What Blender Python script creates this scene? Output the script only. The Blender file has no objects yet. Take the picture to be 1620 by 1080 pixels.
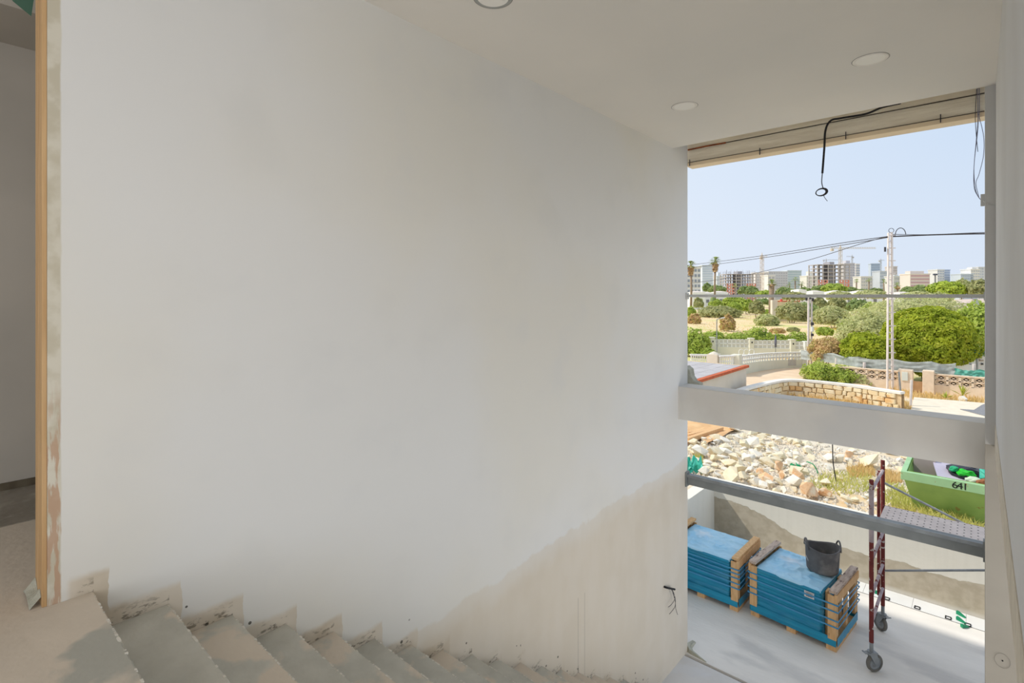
import bpy, bmesh, math, random
import numpy as np
from mathutils import Vector, Matrix, noise
random.seed(7); np.random.seed(7)
SC = bpy.context.scene
COL = SC.collection
PI = math.pi

# ------------------------------------------------------------------ camera
EYE = 4.58                       # height of the lens above the ground floor
TH = math.radians(41.8)          # the lens looks this far left of the stair direction (+Y)
FPX, CXP, HZ = 827.0, 810.0, 467.0
cam_d = bpy.data.cameras.new('camera'); cam = bpy.data.objects.new('camera', cam_d); COL.objects.link(cam)
cam.location = (0, 0, EYE); cam.rotation_euler = (PI/2, 0, TH)
cam_d.sensor_width = 36; cam_d.lens = 36*FPX/1620; cam_d.shift_y = -(540-HZ)/1620
cam_d.clip_start = 0.05; cam_d.clip_end = 4000
SC.camera = cam
SC.view_settings.view_transform = 'Standard'; SC.view_settings.look = 'None'
SC.view_settings.gamma = 1; SC.view_settings.use_curve_mapping = False
SC.view_settings.exposure = 0.0

def lin(v):
    v /= 255.0
    return v/12.92 if v <= 0.04045 else ((v+0.055)/1.055)**2.4
def C(r, g, b): return (lin(r), lin(g), lin(b), 1)

# ------------------------------------------------------------------ sky, sun, added fill lamps
SUN = Vector((-0.60, -0.283, 0.72)).normalized()
w = bpy.data.worlds.new('sky'); SC.world = w; w.use_nodes = True
nt = w.node_tree; nt.nodes.clear()
wo = nt.nodes.new('ShaderNodeOutputWorld'); bg = nt.nodes.new('ShaderNodeBackground')
tc = nt.nodes.new('ShaderNodeTexCoord'); sp = nt.nodes.new('ShaderNodeSeparateXYZ')
nt.links.new(tc.outputs['Generated'], sp.inputs[0])
rp = nt.nodes.new('ShaderNodeValToRGB')
e = rp.color_ramp.elements
e[0].position = 0.0; e[0].color = C(213, 223, 238)
e[1].position = 1.0; e[1].color = C(186, 204, 230)
for p_, c_ in ((0.10, C(208, 221, 238)), (0.30, C(196, 215, 238))):
    x_ = e.new(p_); x_.color = c_
nt.links.new(sp.outputs['Z'], rp.inputs[0])
vd = nt.nodes.new('ShaderNodeVectorMath'); vd.operation = 'DOT_PRODUCT'
vd.inputs[1].default_value = (-0.90, -0.43, 0.0)     # the haze is paler on the sun's side
nt.links.new(tc.outputs['Generated'], vd.inputs[0])
mr = nt.nodes.new('ShaderNodeMapRange'); mr.inputs[1].default_value = -0.45; mr.inputs[2].default_value = 0.75
mr.inputs[3].default_value = 0.0; mr.inputs[4].default_value = 0.9
nt.links.new(vd.outputs['Value'], mr.inputs[0])
mx = nt.nodes.new('ShaderNodeMix'); mx.data_type = 'RGBA'
nt.links.new(mr.outputs[0], mx.inputs[0]); nt.links.new(rp.outputs[0], mx.inputs[6]); mx.inputs[7].default_value = C(238, 243, 250)
nt.links.new(mx.outputs[2], bg.inputs[0]); bg.inputs[1].default_value = 1.08
nt.links.new(bg.outputs[0], wo.inputs[0])
sd = bpy.data.lights.new('sun', 'SUN'); sd.energy = 2.8; sd.angle = math.radians(1.2); sd.color = (1.0, 0.95, 0.86)
so = bpy.data.objects.new('sun', sd); COL.objects.link(so); so.rotation_euler = SUN.to_track_quat('Z', 'Y').to_euler()
def area(name, loc, target, sx, sy, power, col=(1, 1, 1)):
    d = bpy.data.lights.new(name, 'AREA'); d.shape = 'RECTANGLE'; d.size = sx; d.size_y = sy; d.energy = power; d.color = col
    o = bpy.data.objects.new(name, d); COL.objects.link(o); o.location = loc
    o.rotation_euler = (Vector(loc)-Vector(target)).to_track_quat('Z', 'Y').to_euler()
    return o
# area lamps added to brighten the interior from its unseen sides
area('fill_landing_side', (4.3, -1.0, 4.5), (-2.0, 2.4, 5.9), 4.5, 2.2, 40, (1.0, 0.97, 0.93))
area('fill_landing_back', (0.6, -3.8, 4.6), (-1.2, 5.0, 5.9), 4.0, 2.2, 50, (1.0, 0.97, 0.93))
area('fill_ground_floor', (2.7, 4.5, .5), (-2.4, 5.1, 5.4), 3.0, 2.2, 130, (1.0, 0.97, 0.93))  # added low lamp, stands in for bounce off the hall floor

# ------------------------------------------------------------------ helpers
CT, ST = math.cos(TH), math.sin(TH)
def ray(px, py):
    u = (px-CXP)/FPX; v = (HZ-py)/FPX
    return Vector((-ST+CT*u, CT+ST*u, v))           # per metre of forward distance
def at(px, t, z): d = ray(px, 0)*t; return Vector((d.x, d.y, z))
def onz(px, py, z): d = ray(px, py); t = (z-EYE)/d.z; return Vector((d.x*t, d.y*t, z))
def onY(px, py, Y): d = ray(px, py); t = Y/d.y; return Vector((d.x*t, Y, EYE+d.z*t))
def onX(px, py, X): d = ray(px, py); t = X/d.x; return Vector((X, d.y*t, EYE+d.z*t))
def ont(px, py, t): d = ray(px, py)*t; return Vector((d.x, d.y, EYE+d.z))
def proj(p):
    f = -ST*p[0]+CT*p[1]; r = CT*p[0]+ST*p[1]
    return CXP+FPX*r/f, HZ-FPX*(p[2]-EYE)/f, f
GY = [10.0, 12.0, 15.0, 19.0, 25.0, 45.0, 80.0, 4000.0]; GZ = [.88, .72, .35, .0, -.4, -.6, -.8, -.8]
def g(Y, X=None):
    return float(np.interp(Y, GY, GZ))
def ong(px, py):
    t = 8.0
    for _ in range(60):
        d = ray(px, py); t2 = (g(d.y*t)-EYE)/d.z; t = 0.5*(t+t2)
    d = ray(px, py)*t
    return Vector((d.x, d.y, g(d.y)))

class MB:
    def __init__(s): s.v = []; s.f = []
    def add(s, vs, fs):
        n = len(s.v); s.v += [tuple(v) for v in vs]; s.f += [tuple(i+n for i in f) for f in fs]; return s
    def box(s, x0, x1, y0, y1, z0, z1, M=None):
        vs = [Vector(p) for p in ((x0,y0,z0),(x1,y0,z0),(x1,y1,z0),(x0,y1,z0),(x0,y0,z1),(x1,y0,z1),(x1,y1,z1),(x0,y1,z1))]
        if M is not None: vs = [M @ v for v in vs]
        return s.add(vs, [(0,3,2,1),(4,5,6,7),(0,1,5,4),(1,2,6,5),(2,3,7,6),(3,0,4,7)])
    def bar(s, p, q, wx, wz, up=(0,0,1)):
        p = Vector(p); q = Vector(q); d = q-p; L = d.length; d.normalize(); up = Vector(up)
        r = d.cross(up)
        if r.length < 1e-4: r = d.cross(Vector((1,0,0)))
        r.normalize(); u = r.cross(d)
        M = Matrix((r, d, u)).transposed().to_4x4(); M.translation = p
        return s.box(-wx/2, wx/2, 0, L, -wz/2, wz/2, M)
    def cyl(s, p, q, r0, r1=None, n=10, caps=True):
        if r1 is None: r1 = r0
        return s.tube([p, q], [r0, r1], n, caps)
    def tube(s, pts, rad, n=8, caps=True, closed=False):
        pts = [Vector(p) for p in pts]; m = len(pts)
        rad = [rad]*m if isinstance(rad, (int, float)) else list(rad)
        base = len(s.v); prev = None
        for i, p in enumerate(pts):
            if closed: d = pts[(i+1) % m]-pts[i-1]
            else: d = pts[min(i+1, m-1)]-pts[max(i-1, 0)]
            if d.length < 1e-9: d = Vector((0,0,1))
            d.normalize()
            if prev is None:
                a = Vector((0,0,1)) if abs(d.z) < .9 else Vector((1,0,0)); r = d.cross(a)
            else: r = prev-d*prev.dot(d)
            if r.length < 1e-6: r = d.cross(Vector((1,0,0)))
            r.normalize(); prev = r; u = d.cross(r)
            for k in range(n):
                a = 2*PI*k/n; s.v.append(tuple(p+(r*math.cos(a)+u*math.sin(a))*rad[i]))
        for i in range(m if closed else m-1):
            j = (i+1) % m
            for k in range(n):
                k2 = (k+1) % n
                s.f.append((base+i*n+k, base+i*n+k2, base+j*n+k2, base+j*n+k))
        if caps and not closed:
            s.f.append(tuple(base+k for k in range(n))[::-1]); s.f.append(tuple(base+(m-1)*n+k for k in range(n)))
        return s
    def lathe(s, prof, n=24, M=None, close=False):
        base = len(s.v); m = len(prof)
        for r, z in prof:
            for k in range(n):
                a = 2*PI*k/n; v = Vector((r*math.cos(a), r*math.sin(a), z))
                s.v.append(tuple(M @ v if M is not None else v))
        for i in range(m-1 if not close else m):
            j = (i+1) % m
            for k in range(n):
                k2 = (k+1) % n; s.f.append((base+i*n+k, base+i*n+k2, base+j*n+k2, base+j*n+k))
        return s
    def prism(s, poly, z0, z1, M=None):
        n = len(poly)
        vs = [Vector((p[0], p[1], z0)) for p in poly]+[Vector((p[0], p[1], z1)) for p in poly]
        if M is not None: vs = [M @ v for v in vs]
        return s.add(vs, [tuple(range(n))[::-1], tuple(range(n, 2*n))]+[(i, (i+1) % n, n+(i+1) % n, n+i) for i in range(n)])
    def grid(s, fn, nu, nv):
        base = len(s.v)
        for i in range(nu+1):
            for j in range(nv+1): s.v.append(tuple(fn(i/nu, j/nv)))
        for i in range(nu):
            for j in range(nv):
                a = base+i*(nv+1)+j; s.f.append((a, a+nv+1, a+nv+2, a+1))
        return s
    def mesh(s, name, off=None):
        me = bpy.data.meshes.new(name)
        v = s.v if off is None else [(a-off[0], b-off[1], c-off[2]) for a, b, c in s.v]
        me.from_pydata(v, [], s.f); me.update(); return me

def wloc(o):
    p = Vector((0,0,0))
    while o is not None: p += o.location; o = o.parent
    return p
def obj(name, mb, m, parent=None, bevel=0.0, smooth=False, kind=None, fix=False):
    me = mb.mesh(name, wloc(parent) if parent else None)
    if fix:
        b = bmesh.new(); b.from_mesh(me); bmesh.ops.recalc_face_normals(b, faces=b.faces); b.to_mesh(me); b.free()
    if smooth: me.polygons.foreach_set('use_smooth', [True]*len(me.polygons))
    me.materials.append(m)
    o = bpy.data.objects.new(name, me); COL.objects.link(o)
    if parent: o.parent = parent
    if bevel:
        md = o.modifiers.new('bevel', 'BEVEL'); md.width = bevel; md.segments = 2; md.limit_method = 'ANGLE'; md.harden_normals = False
    if kind: o['kind'] = kind
    return o
def tag(o, label, cat, group=None):
    o['label'] = label; o['category'] = cat
    if group: o['group'] = group
    return o
def thing(name, label, cat, loc=(0,0,0), group=None):
    o = bpy.data.objects.new(name, None); COL.objects.link(o); o.location = loc; o.empty_display_size = .1
    return tag(o, label, cat, group)
def struct(name, mb, m, **k):
    return obj(name, mb, m, kind='structure', **k)
def dup(root, loc=None, rz=None, label=None, group=None, scale=None):
    r = root.copy(); COL.objects.link(r)
    if loc is not None: r.location = loc
    if rz is not None: r.rotation_euler = (0, 0, rz)
    if scale is not None: r.scale = scale if not isinstance(scale, (int, float)) else (scale,)*3
    if label: r['label'] = label
    if group: r['group'] = group
    for ch in list(root.children):
        c = ch.copy(); COL.objects.link(c); c.parent = r
        for gch in list(ch.children):
            d = gch.copy(); COL.objects.link(d); d.parent = c
    return r

# ------------------------------------------------------------------ materials
def mat(name, c1, c2=None, scale=6.0, rough=.8, bump=0.0, bscale=None, detail=4, metal=0.0, c3=None, s3=1.0, t3=(.52, .62), spec=.3, trans=0.0, stretch=None, thr=(.35, .65), coat=0.0, world=False):
    m = bpy.data.materials.new(name); m.use_nodes = True
    n = m.node_tree.nodes; L = m.node_tree.links; b = n['Principled BSDF']
    b.inputs['Base Color'].default_value = c1; b.inputs['Roughness'].default_value = rough; b.inputs['Metallic'].default_value = metal
    b.inputs['Specular IOR Level'].default_value = spec; b.inputs['Coat Weight'].default_value = coat
    t = n.new('ShaderNodeNewGeometry' if world else 'ShaderNodeTexCoord'); vec = t.outputs['Position' if world else 'Object']
    if stretch:
        mp = n.new('ShaderNodeMapping'); mp.inputs['Scale'].default_value = stretch; L.new(vec, mp.inputs[0]); vec = mp.outputs[0]
    out = None
    if c2 is not None:
        nz = n.new('ShaderNodeTexNoise'); nz.inputs['Scale'].default_value = scale; nz.inputs['Detail'].default_value = detail
        L.new(vec, nz.inputs['Vector'])
        r = n.new('ShaderNodeMapRange'); r.inputs[1].default_value = thr[0]; r.inputs[2].default_value = thr[1]
        L.new(nz.outputs[0], r.inputs[0])
        k = n.new('ShaderNodeMix'); k.data_type = 'RGBA'; L.new(r.outputs[0], k.inputs[0]); k.inputs[6].default_value = c1; k.inputs[7].default_value = c2
        out = k.outputs[2]
    if c3 is not None:
        nz = n.new('ShaderNodeTexNoise'); nz.inputs['Scale'].default_value = s3; nz.inputs['Detail'].default_value = 5
        L.new(vec, nz.inputs['Vector'])
        r = n.new('ShaderNodeMapRange'); r.inputs[1].default_value = t3[0]; r.inputs[2].default_value = t3[1]
        L.new(nz.outputs[0], r.inputs[0])
        k = n.new('ShaderNodeMix'); k.data_type = 'RGBA'; L.new(r.outputs[0], k.inputs[0])
        if out: L.new(out, k.inputs[6])
        else: k.inputs[6].default_value = c1
        k.inputs[7].default_value = c3; out = k.outputs[2]
    if out: L.new(out, b.inputs['Base Color'])
    if bump:
        nb = n.new('ShaderNodeTexNoise'); nb.inputs['Scale'].default_value = bscale or scale*3; nb.inputs['Detail'].default_value = 6
        L.new(vec, nb.inputs['Vector'])
        bp = n.new('ShaderNodeBump'); bp.inputs['Strength'].default_value = bump; bp.inputs['Distance'].default_value = .02
        L.new(nb.outputs[0], bp.inputs['Height']); L.new(bp.outputs[0], b.inputs['Normal'])
    if trans:
        tr = n.new('ShaderNodeBsdfTranslucent'); ms = n.new('ShaderNodeMixShader'); ms.inputs[0].default_value = trans
        if out: L.new(out, tr.inputs[0])
        else: tr.inputs[0].default_value = c1
        L.new(b.outputs[0], ms.inputs[1]); L.new(tr.outputs[0], ms.inputs[2]); L.new(ms.outputs[0], n['Material Output'].inputs[0])
    return m

class NT:                                   # tiny node-maths helper
    def __init__(s, m): s.n = m.node_tree.nodes; s.L = m.node_tree.links
    def put(s, sock, v):
        if isinstance(v, (int, float)): sock.default_value = v
        elif isinstance(v, tuple): sock.default_value = v
        else: s.L.new(v, sock)
    def m(s, op, a, b=0.0, clamp=False):
        k = s.n.new('ShaderNodeMath'); k.operation = op; k.use_clamp = clamp; s.put(k.inputs[0], a); s.put(k.inputs[1], b); return k.outputs[0]
    def step(s, v, lo, hi):
        k = s.n.new('ShaderNodeMapRange'); k.interpolation_type = 'SMOOTHSTEP'; s.put(k.inputs[0], v); k.inputs[1].default_value = lo; k.inputs[2].default_value = hi; return k.outputs[0]
    def mix(s, f, a, b):
        k = s.n.new('ShaderNodeMix'); k.data_type = 'RGBA'; s.put(k.inputs[0], f); s.put(k.inputs[6], a); s.put(k.inputs[7], b); return k.outputs[2]
    def noise(s, vec, scale, detail=4, rough=.5):
        k = s.n.new('ShaderNodeTexNoise'); k.inputs['Scale'].default_value = scale; k.inputs['Detail'].default_value = detail; k.inputs['Roughness'].default_value = rough
        s.L.new(vec, k.inputs['Vector']); return k.outputs[0]
    def scaled(s, vec, sc):
        k = s.n.new('ShaderNodeMapping'); k.inputs['Scale'].default_value = sc; s.L.new(vec, k.inputs[0]); return k.outputs[0]
    def pos(s):
        gm = s.n.new('ShaderNodeNewGeometry'); sx = s.n.new('ShaderNodeSeparateXYZ'); s.L.new(gm.outputs['Position'], sx.inputs[0]); return gm.outputs['Position'], sx.outputs

GO, RI, Y1, LZ = .2772, .17505, .470, 3.326          # going, riser, first nosing, landing level

def wall_material():
    m = bpy.data.materials.new('painted_wall_with_raw_plaster'); m.use_nodes = True
    N = NT(m); b = N.n['Principled BSDF']; b.inputs['Roughness'].default_value = .85; b.inputs['Specular IOR Level'].default_value = .2
    P, x = N.pos(); Y, Z = x[1], x[2]
    big = N.noise(P, .55, 3); mid = N.noise(P, 2.2, 4); fine = N.noise(P, 9, 5); st = N.noise(N.scaled(P, (2, 2, .7)), 2.5, 4)
    white = N.mix(N.step(big, .4, .62), C(224, 223, 220), C(224, 221, 213))
    white = N.mix(N.m('MULTIPLY', N.step(mid, .5, .75), .35), white, C(214, 214, 213))
    raw = N.mix(N.m('MULTIPLY', N.step(st, .3, .75), .45), C(214, 204, 188), C(220, 212, 200))
    raw = N.mix(N.m('MULTIPLY', N.step(mid, .45, .7), .3), raw, C(204, 193, 175))
    # hand-height edge of the paint
    edge = N.m('ADD', N.m('MULTIPLY', Y, .035), 2.27)
    edge = N.m('ADD', edge, N.m('MULTIPLY', N.m('SUBTRACT', mid, .5), .22))
    edge = N.m('ADD', edge, N.m('MULTIPLY', N.m('SUBTRACT', fine, .5), .10))
    low = N.m('ADD', N.m('MULTIPLY', N.step(N.m('SUBTRACT', edge, Z), -.01, .02), .55), N.m('MULTIPLY', N.step(N.m('SUBTRACT', edge, Z), .0, .22), .45))
    # unpainted skirting that follows the steps
    def tread_at(y):
        k = N.m('MAXIMUM', N.m('ADD', N.m('FLOOR', N.m('DIVIDE', N.m('SUBTRACT', y, Y1), GO)), 1.0), 0.0)
        return N.m('SUBTRACT', LZ, N.m('MULTIPLY', k, RI))
    h = N.m('SUBTRACT', Z, tread_at(Y)); h2 = N.m('SUBTRACT', Z, tread_at(N.m('SUBTRACT', Y, N.m('ADD', .03, N.m('MULTIPLY', fine, .045)))))
    hs = N.m('ADD', h2, N.m('MULTIPLY', N.m('SUBTRACT', fine, .5), .05))
    sk = N.m('SUBTRACT', 1.0, N.step(hs, .058, .095))
    sk = N.m('MULTIPLY', sk, N.step(Y, .375, .40))
    rawm = N.m('MAXIMUM', low, sk)
    col = N.mix(rawm, white, raw)
    ocre = N.m('MULTIPLY', N.m('MULTIPLY', sk, N.step(mid, .48, .62)), .35)
    col = N.mix(ocre, col, C(176, 156, 124))
    # cement smears just above the treads
    sm = N.noise(N.scaled(P, (1, 1.0, 2.5)), 22, 5, .65)
    d1 = N.m('MULTIPLY', N.step(sm, .52, .62), N.m('SUBTRACT', 1.0, N.step(h, .012, .085)))
    dirt = N.m('MULTIPLY', d1, N.step(Y, .40, .45))
    col = N.mix(N.m('MULTIPLY', dirt, .75), col, C(104, 96, 82))
    vo = N.n.new('ShaderNodeTexVoronoi'); vo.inputs['Scale'].default_value = 9; N.L.new(P, vo.inputs['Vector'])
    dots = N.m('MULTIPLY', N.m('LESS_THAN', vo.outputs['Distance'], .09), N.m('SUBTRACT', 1.0, N.step(h, .16, .18)))
    col = N.mix(N.m('MULTIPLY', dots, .85), col, C(60, 56, 50))
    # chipped plaster strip along the door post
    ep = N.m('ADD', Y, N.m('MULTIPLY', N.m('SUBTRACT', fine, .5), .012))
    strip = N.m('SUBTRACT', 1.0, N.step(ep, .360, .368))
    col = N.mix(strip, col, N.mix(N.step(fine, .4, .6), C(214, 208, 192), C(198, 190, 170)))
    wood = N.noise(N.scaled(P, (5, 14, 2.2)), 3, 4)
    wm = N.m('MULTIPLY', N.m('MULTIPLY', N.step(wood, .46, .54), strip), N.m('SUBTRACT', 1.0, N.step(Z, 3.9, 4.3)))
    col = N.mix(N.m('MULTIPLY', wm, .8), col, C(186, 150, 122))
    # hairline cracks in the raw plaster
    for y0 in (4.06, 4.17):
        c = N.m('LESS_THAN', N.m('ABSOLUTE', N.m('SUBTRACT', Y, y0)), .0035)
        c = N.m('MULTIPLY', c, N.m('LESS_THAN', Z, 1.75))
        col = N.mix(N.m('MULTIPLY', c, .45), col, C(120, 112, 100))
    N.L.new(col, b.inputs['Base Color'])
    bp = N.n.new('ShaderNodeBump'); bp.inputs['Strength'].default_value = .12; bp.inputs['Distance'].default_value = .02
    N.L.new(N.m('ADD', N.m('MULTIPLY', mid, .6), N.m('MULTIPLY', fine, .25)), bp.inputs['Height']); N.L.new(bp.outputs[0], b.inputs['Normal'])
    return m

def yard_wall_material(name, along):
    m = bpy.data.materials.new(name); m.use_nodes = True
    N = NT(m); b = N.n['Principled BSDF']; b.inputs['Roughness'].default_value = .9; b.inputs['Specular IOR Level'].default_value = .15
    P, x = N.pos(); X, Z = x[0], x[2]
    mid = N.noise(P, 1.6, 3); fine = N.noise(P, 8, 5); vert = N.noise(N.scaled(P, (9, 9, .5)), 2, 3)
    white = N.mix(N.m('MULTIPLY', N.step(vert, .3, .8), .5), C(236, 231, 218), C(228, 223, 209))
    brown = N.mix(N.step(fine, .35, .65), C(184, 172, 151), C(198, 187, 167))
    # ragged upper edge of the bare render: high at the left corner, low further right
    edge = N.m('SUBTRACT', .78, N.m('MULTIPLY', N.step(X, -3.5, -2.2), .31))
    dip = N.m('MULTIPLY', N.m('SUBTRACT', mid, .5), .22)
    edge = N.m('ADD', N.m('ADD', edge, dip), N.m('MULTIPLY', N.m('SUBTRACT', fine, .5), .08))
    low = N.step(N.m('SUBTRACT', edge, Z), -.006, .006)
    if not along: low = N.m('MULTIPLY', low, 0.0)
    foot = N.m('SUBTRACT', 1.0, N.step(N.m('ADD', Z, N.m('MULTIPLY', fine, .05)), .05, .12))
    col = N.mix(low, white, brown)
    col = N.mix(N.m('MULTIPLY', foot, .6), col, C(226, 222, 214))
    N.L.new(col, b.inputs['Base Color'])
    bp = N.n.new('ShaderNodeBump'); bp.inputs['Strength'].default_value = .25; bp.inputs['Distance'].default_value = .02
    N.L.new(N.m('ADD', fine, N.m('MULTIPLY', low, -.4)), bp.inputs['Height']); N.L.new(bp.outputs[0], b.inputs['Normal'])
    return m

M = {}
M['wall'] = wall_material()
M['white'] = mat('white_paint', C(222, 222, 221), C(216, 215, 213), 1.2, .85, .06, 6)
M['ceil'] = mat('ceiling_paint', C(238, 232, 223), C(233, 228, 220), .8, .9, .03, 5)
M['backroom'] = mat('unpainted_skim_plaster', C(196, 188, 176), C(184, 177, 166), 1.3, .9, .08, 5)
M['render'] = mat('trowelled_render', C(226, 222, 214), C(216, 210, 201), 1.6, .9, .15, 10, c3=C(212, 209, 204), s3=.9)
M['pier'] = mat('grey_plaster', C(206, 205, 204), C(198, 196, 192), 1.1, .9, .06, 8)
M['pierraw'] = mat('raw_render_dimming_lit_patch', C(170,163,151), C(160,153,141), 1.5, .9, .1, 9)
M['dust'] = mat('dusty_landing_screed', C(216, 203, 186), C(206, 194, 178), 2.4, .9, .2, 14, c3=C(176, 174, 164), s3=1.3, t3=(.55, .58), world=True)
M['cement'] = mat('bare_cement_steps', C(202, 200, 190), C(186, 184, 174), 5, .9, .3, 22, c3=C(214, 202, 186), s3=2.1, t3=(.53, .57), world=True)
M['screed'] = mat('ground_floor_screed', C(224, 222, 219), C(212, 209, 205), 1.8, .9, .12, 12, c3=C(220, 219, 218), s3=3)
M['yard'] = mat('yard_screed', C(242, 237, 229), C(232, 227, 219), 2.2, .92, .3, 16, c3=C(216, 212, 206), s3=1.2, t3=(.56, .66), stretch=(.6, 1.6, 1))
M['tile'] = mat('white_border_tile', C(240, 240, 238), C(232, 232, 230), 2, .6)
M['conc'] = mat('board_marked_concrete', C(253, 243, 222), C(236, 224, 202), 4, .95, .5, 16, stretch=(.5, 3, 5))
M['concstrip'] = mat('sandy_slab_edge', C(248, 226, 192), C(240, 218, 186), 3, .95, .2, 20)
M['mortar'] = mat('grey_green_mortar', C(190, 188, 172), C(172, 170, 154), 12, .95, .6, 40)
M['steel'] = mat('grey_painted_steel', C(138, 142, 141), C(126, 130, 129), 5, .5, .03, spec=.5)
M['galv'] = mat('galvanised_steel', C(160, 164, 166), C(140, 144, 146), 8, .4, metal=.35)
M['pipe'] = mat('grey_pipe', C(206, 206, 202), C(194, 194, 190), 8, .55)
M['maroon'] = mat('maroon_paint_with_plaster_splashes', C(128, 56, 52), C(106, 46, 44), 9, .7, .15, 20, c3=C(196, 184, 176), s3=16, t3=(.60, .63))
M['splash'] = mat('plaster_caked_tube', C(190, 174, 176), C(170, 152, 154), 10, .85, .3, 20, c3=C(120, 60, 56), s3=9, t3=(.60, .66))
M['deck'] = mat('grey_perforated_deck', C(232, 216, 206), C(218, 202, 192), 7, .8, .15)
M['rubber'] = mat('caster_tyre', C(122, 119, 112), C(104, 101, 95), 8, .8)
M['black'] = mat('black_plastic', C(44, 43, 44), C(34, 33, 34), 6, .6)
M['bucket'] = mat('dusty_black_rubber', C(116, 114, 114), C(94, 93, 93), 5, .75, .15, c3=C(158, 152, 146), s3=4, t3=(.50, .70))
M['ink'] = mat('black_ink', C(28, 28, 30)); M['paper'] = mat('label_paper', C(228, 226, 226), rough=.7); M['chalk'] = mat('white_print', C(226, 226, 226))
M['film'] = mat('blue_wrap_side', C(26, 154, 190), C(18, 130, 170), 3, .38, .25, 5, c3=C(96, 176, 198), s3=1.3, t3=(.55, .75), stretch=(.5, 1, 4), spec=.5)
M['filmtop'] = mat('blue_wrap_top_skylit', C(178, 220, 240), C(146, 206, 238), 2.6, .35, .7, 4, c3=C(216, 232, 242), s3=2.2, t3=(.54, .70), spec=.6)  # same film as the sides, sky light and pale glints put into colour
M['strap'] = mat('blue_strap', C(84, 160, 204), C(70, 146, 194), 8, .45)
M['pine'] = mat('crate_timber', C(232, 190, 140), C(216, 170, 118), 5, .8, .2, 12, stretch=(6, 6, 1.2), c3=C(150, 104, 66), s3=7, t3=(.70, .74))
M['oldpine'] = mat('weathered_crate_cap', C(208, 188, 170), C(180, 158, 142), 6, .9, .3, 14, stretch=(6, 1.2, 6), c3=C(110, 92, 84), s3=6, t3=(.60, .66))
M['doorwood'] = mat('door_lining_pine', C(208, 172, 126), C(192, 154, 108), 4, .6, .05, stretch=(8, 8, .6))
M['darkline'] = mat('dark_groove', C(110, 72, 36))
M['rust'] = mat('rusty_bar', C(170, 90, 44), C(120, 60, 34), 12, .9)
M['wire'] = mat('thin_dark_wire', C(70, 68, 72)); M['violet'] = mat('violet_grey_wire', C(140, 142, 166))
M['green'] = mat('green_plastic', C(40, 160, 116), C(34, 140, 100), 6, .5)
M['lamp'] = mat('matt_lamp_cover', C(250, 246, 238), rough=.5)
M['lampring'] = mat('lamp_trim', C(240, 234, 225), rough=.5); M['silver'] = mat('silver_lamp', C(176, 176, 172), rough=.35, metal=.3)
# ================================================================== THE HOUSE
WX = -2.80                       # face of the long stair wall
D1, D2 = 6.08, 6.52              # inner and outer line of the front opening
CZ = 6.38                        # ceiling
# long stair wall (its near end is the door post)
mb = MB(); mb.box(WX-.19, WX, .322, D2, -.2, 6.58)
struct('wall_left', mb, M['wall'])
# ceiling, falls 4 cm towards the landing side
mb = MB()
vs = [(-5.2,-4,CZ-.0),(4.6,-4,CZ-.0),(4.6,D1,CZ),(-5.2,D1,CZ)]
vs = vs+[(a,b_,CZ+.14) for a,b_,_ in vs]
mb.add(vs, [(0,1,2,3)[::-1],(4,5,6,7),(0,1,5,4),(1,2,6,5),(2,3,7,6),(3,0,4,7)])
struct('ceiling', mb, M['ceil'])
# right wall standing on the landing slab, ragged plaster lip at its foot
mb = MB(); mb.box(.105, .25, 1.15, D1, 3.47, CZ)
struct('wall_right', mb, M['white'])
mb = MB(); rr = random.Random(3)
pts = [(1.15+i*(D1-1.15)/40, 3.27+rr.uniform(-.012,.012)) for i in range(41)]
for i in range(40):
    (y0,a0),(y1,a1) = pts[i], pts[i+1]
    mb.add([(.096,y0,a0),(.096,y1,a1),(.101,y1,3.47),(.101,y0,3.47),(.25,y0,a0),(.25,y1,a1),(.25,y1,3.47),(.25,y0,3.47)],
           [(0,3,2,1),(0,1,5,4),(4,5,6,7),(2,3,7,6)])
struct('trim_1', mb, mat('raw_plaster_lip', C(222,212,194), C(208,198,180), 8, .9, .3, 20))
# front wall right of the opening, with the pencil-ringed anchor hole
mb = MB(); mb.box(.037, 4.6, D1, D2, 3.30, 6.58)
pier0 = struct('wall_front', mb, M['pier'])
mb = MB(); mb.box(.037, 4.6, D1+.003, D2, -.2, 3.30)  # raw render, edge raised so its darker colour dims a lit patch
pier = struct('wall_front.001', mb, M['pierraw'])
hp = onY(1586, 1045, D1)
mb = MB(); mb.cyl((hp.x, D1, hp.z), (hp.x, D1+.007, hp.z), .006, n=10); obj('anchor_hole', mb, M['ink'], pier)
mb = MB(); mb.tube([(hp.x+.055*math.cos(a)*.9, D1-.001, hp.z+.06*math.sin(a)) for a in [i*2*PI/28 for i in range(28)]], .0012, 5, closed=True)
obj('pencil_ring', mb, mat('pencil', C(140,136,128)), pier)
# beam across the opening
mb = MB(); mb.box(WX-.02, .045, 6.24, 6.52, 3.037, 3.447)
struct('beam', mb, M['render'], bevel=.006)
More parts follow.
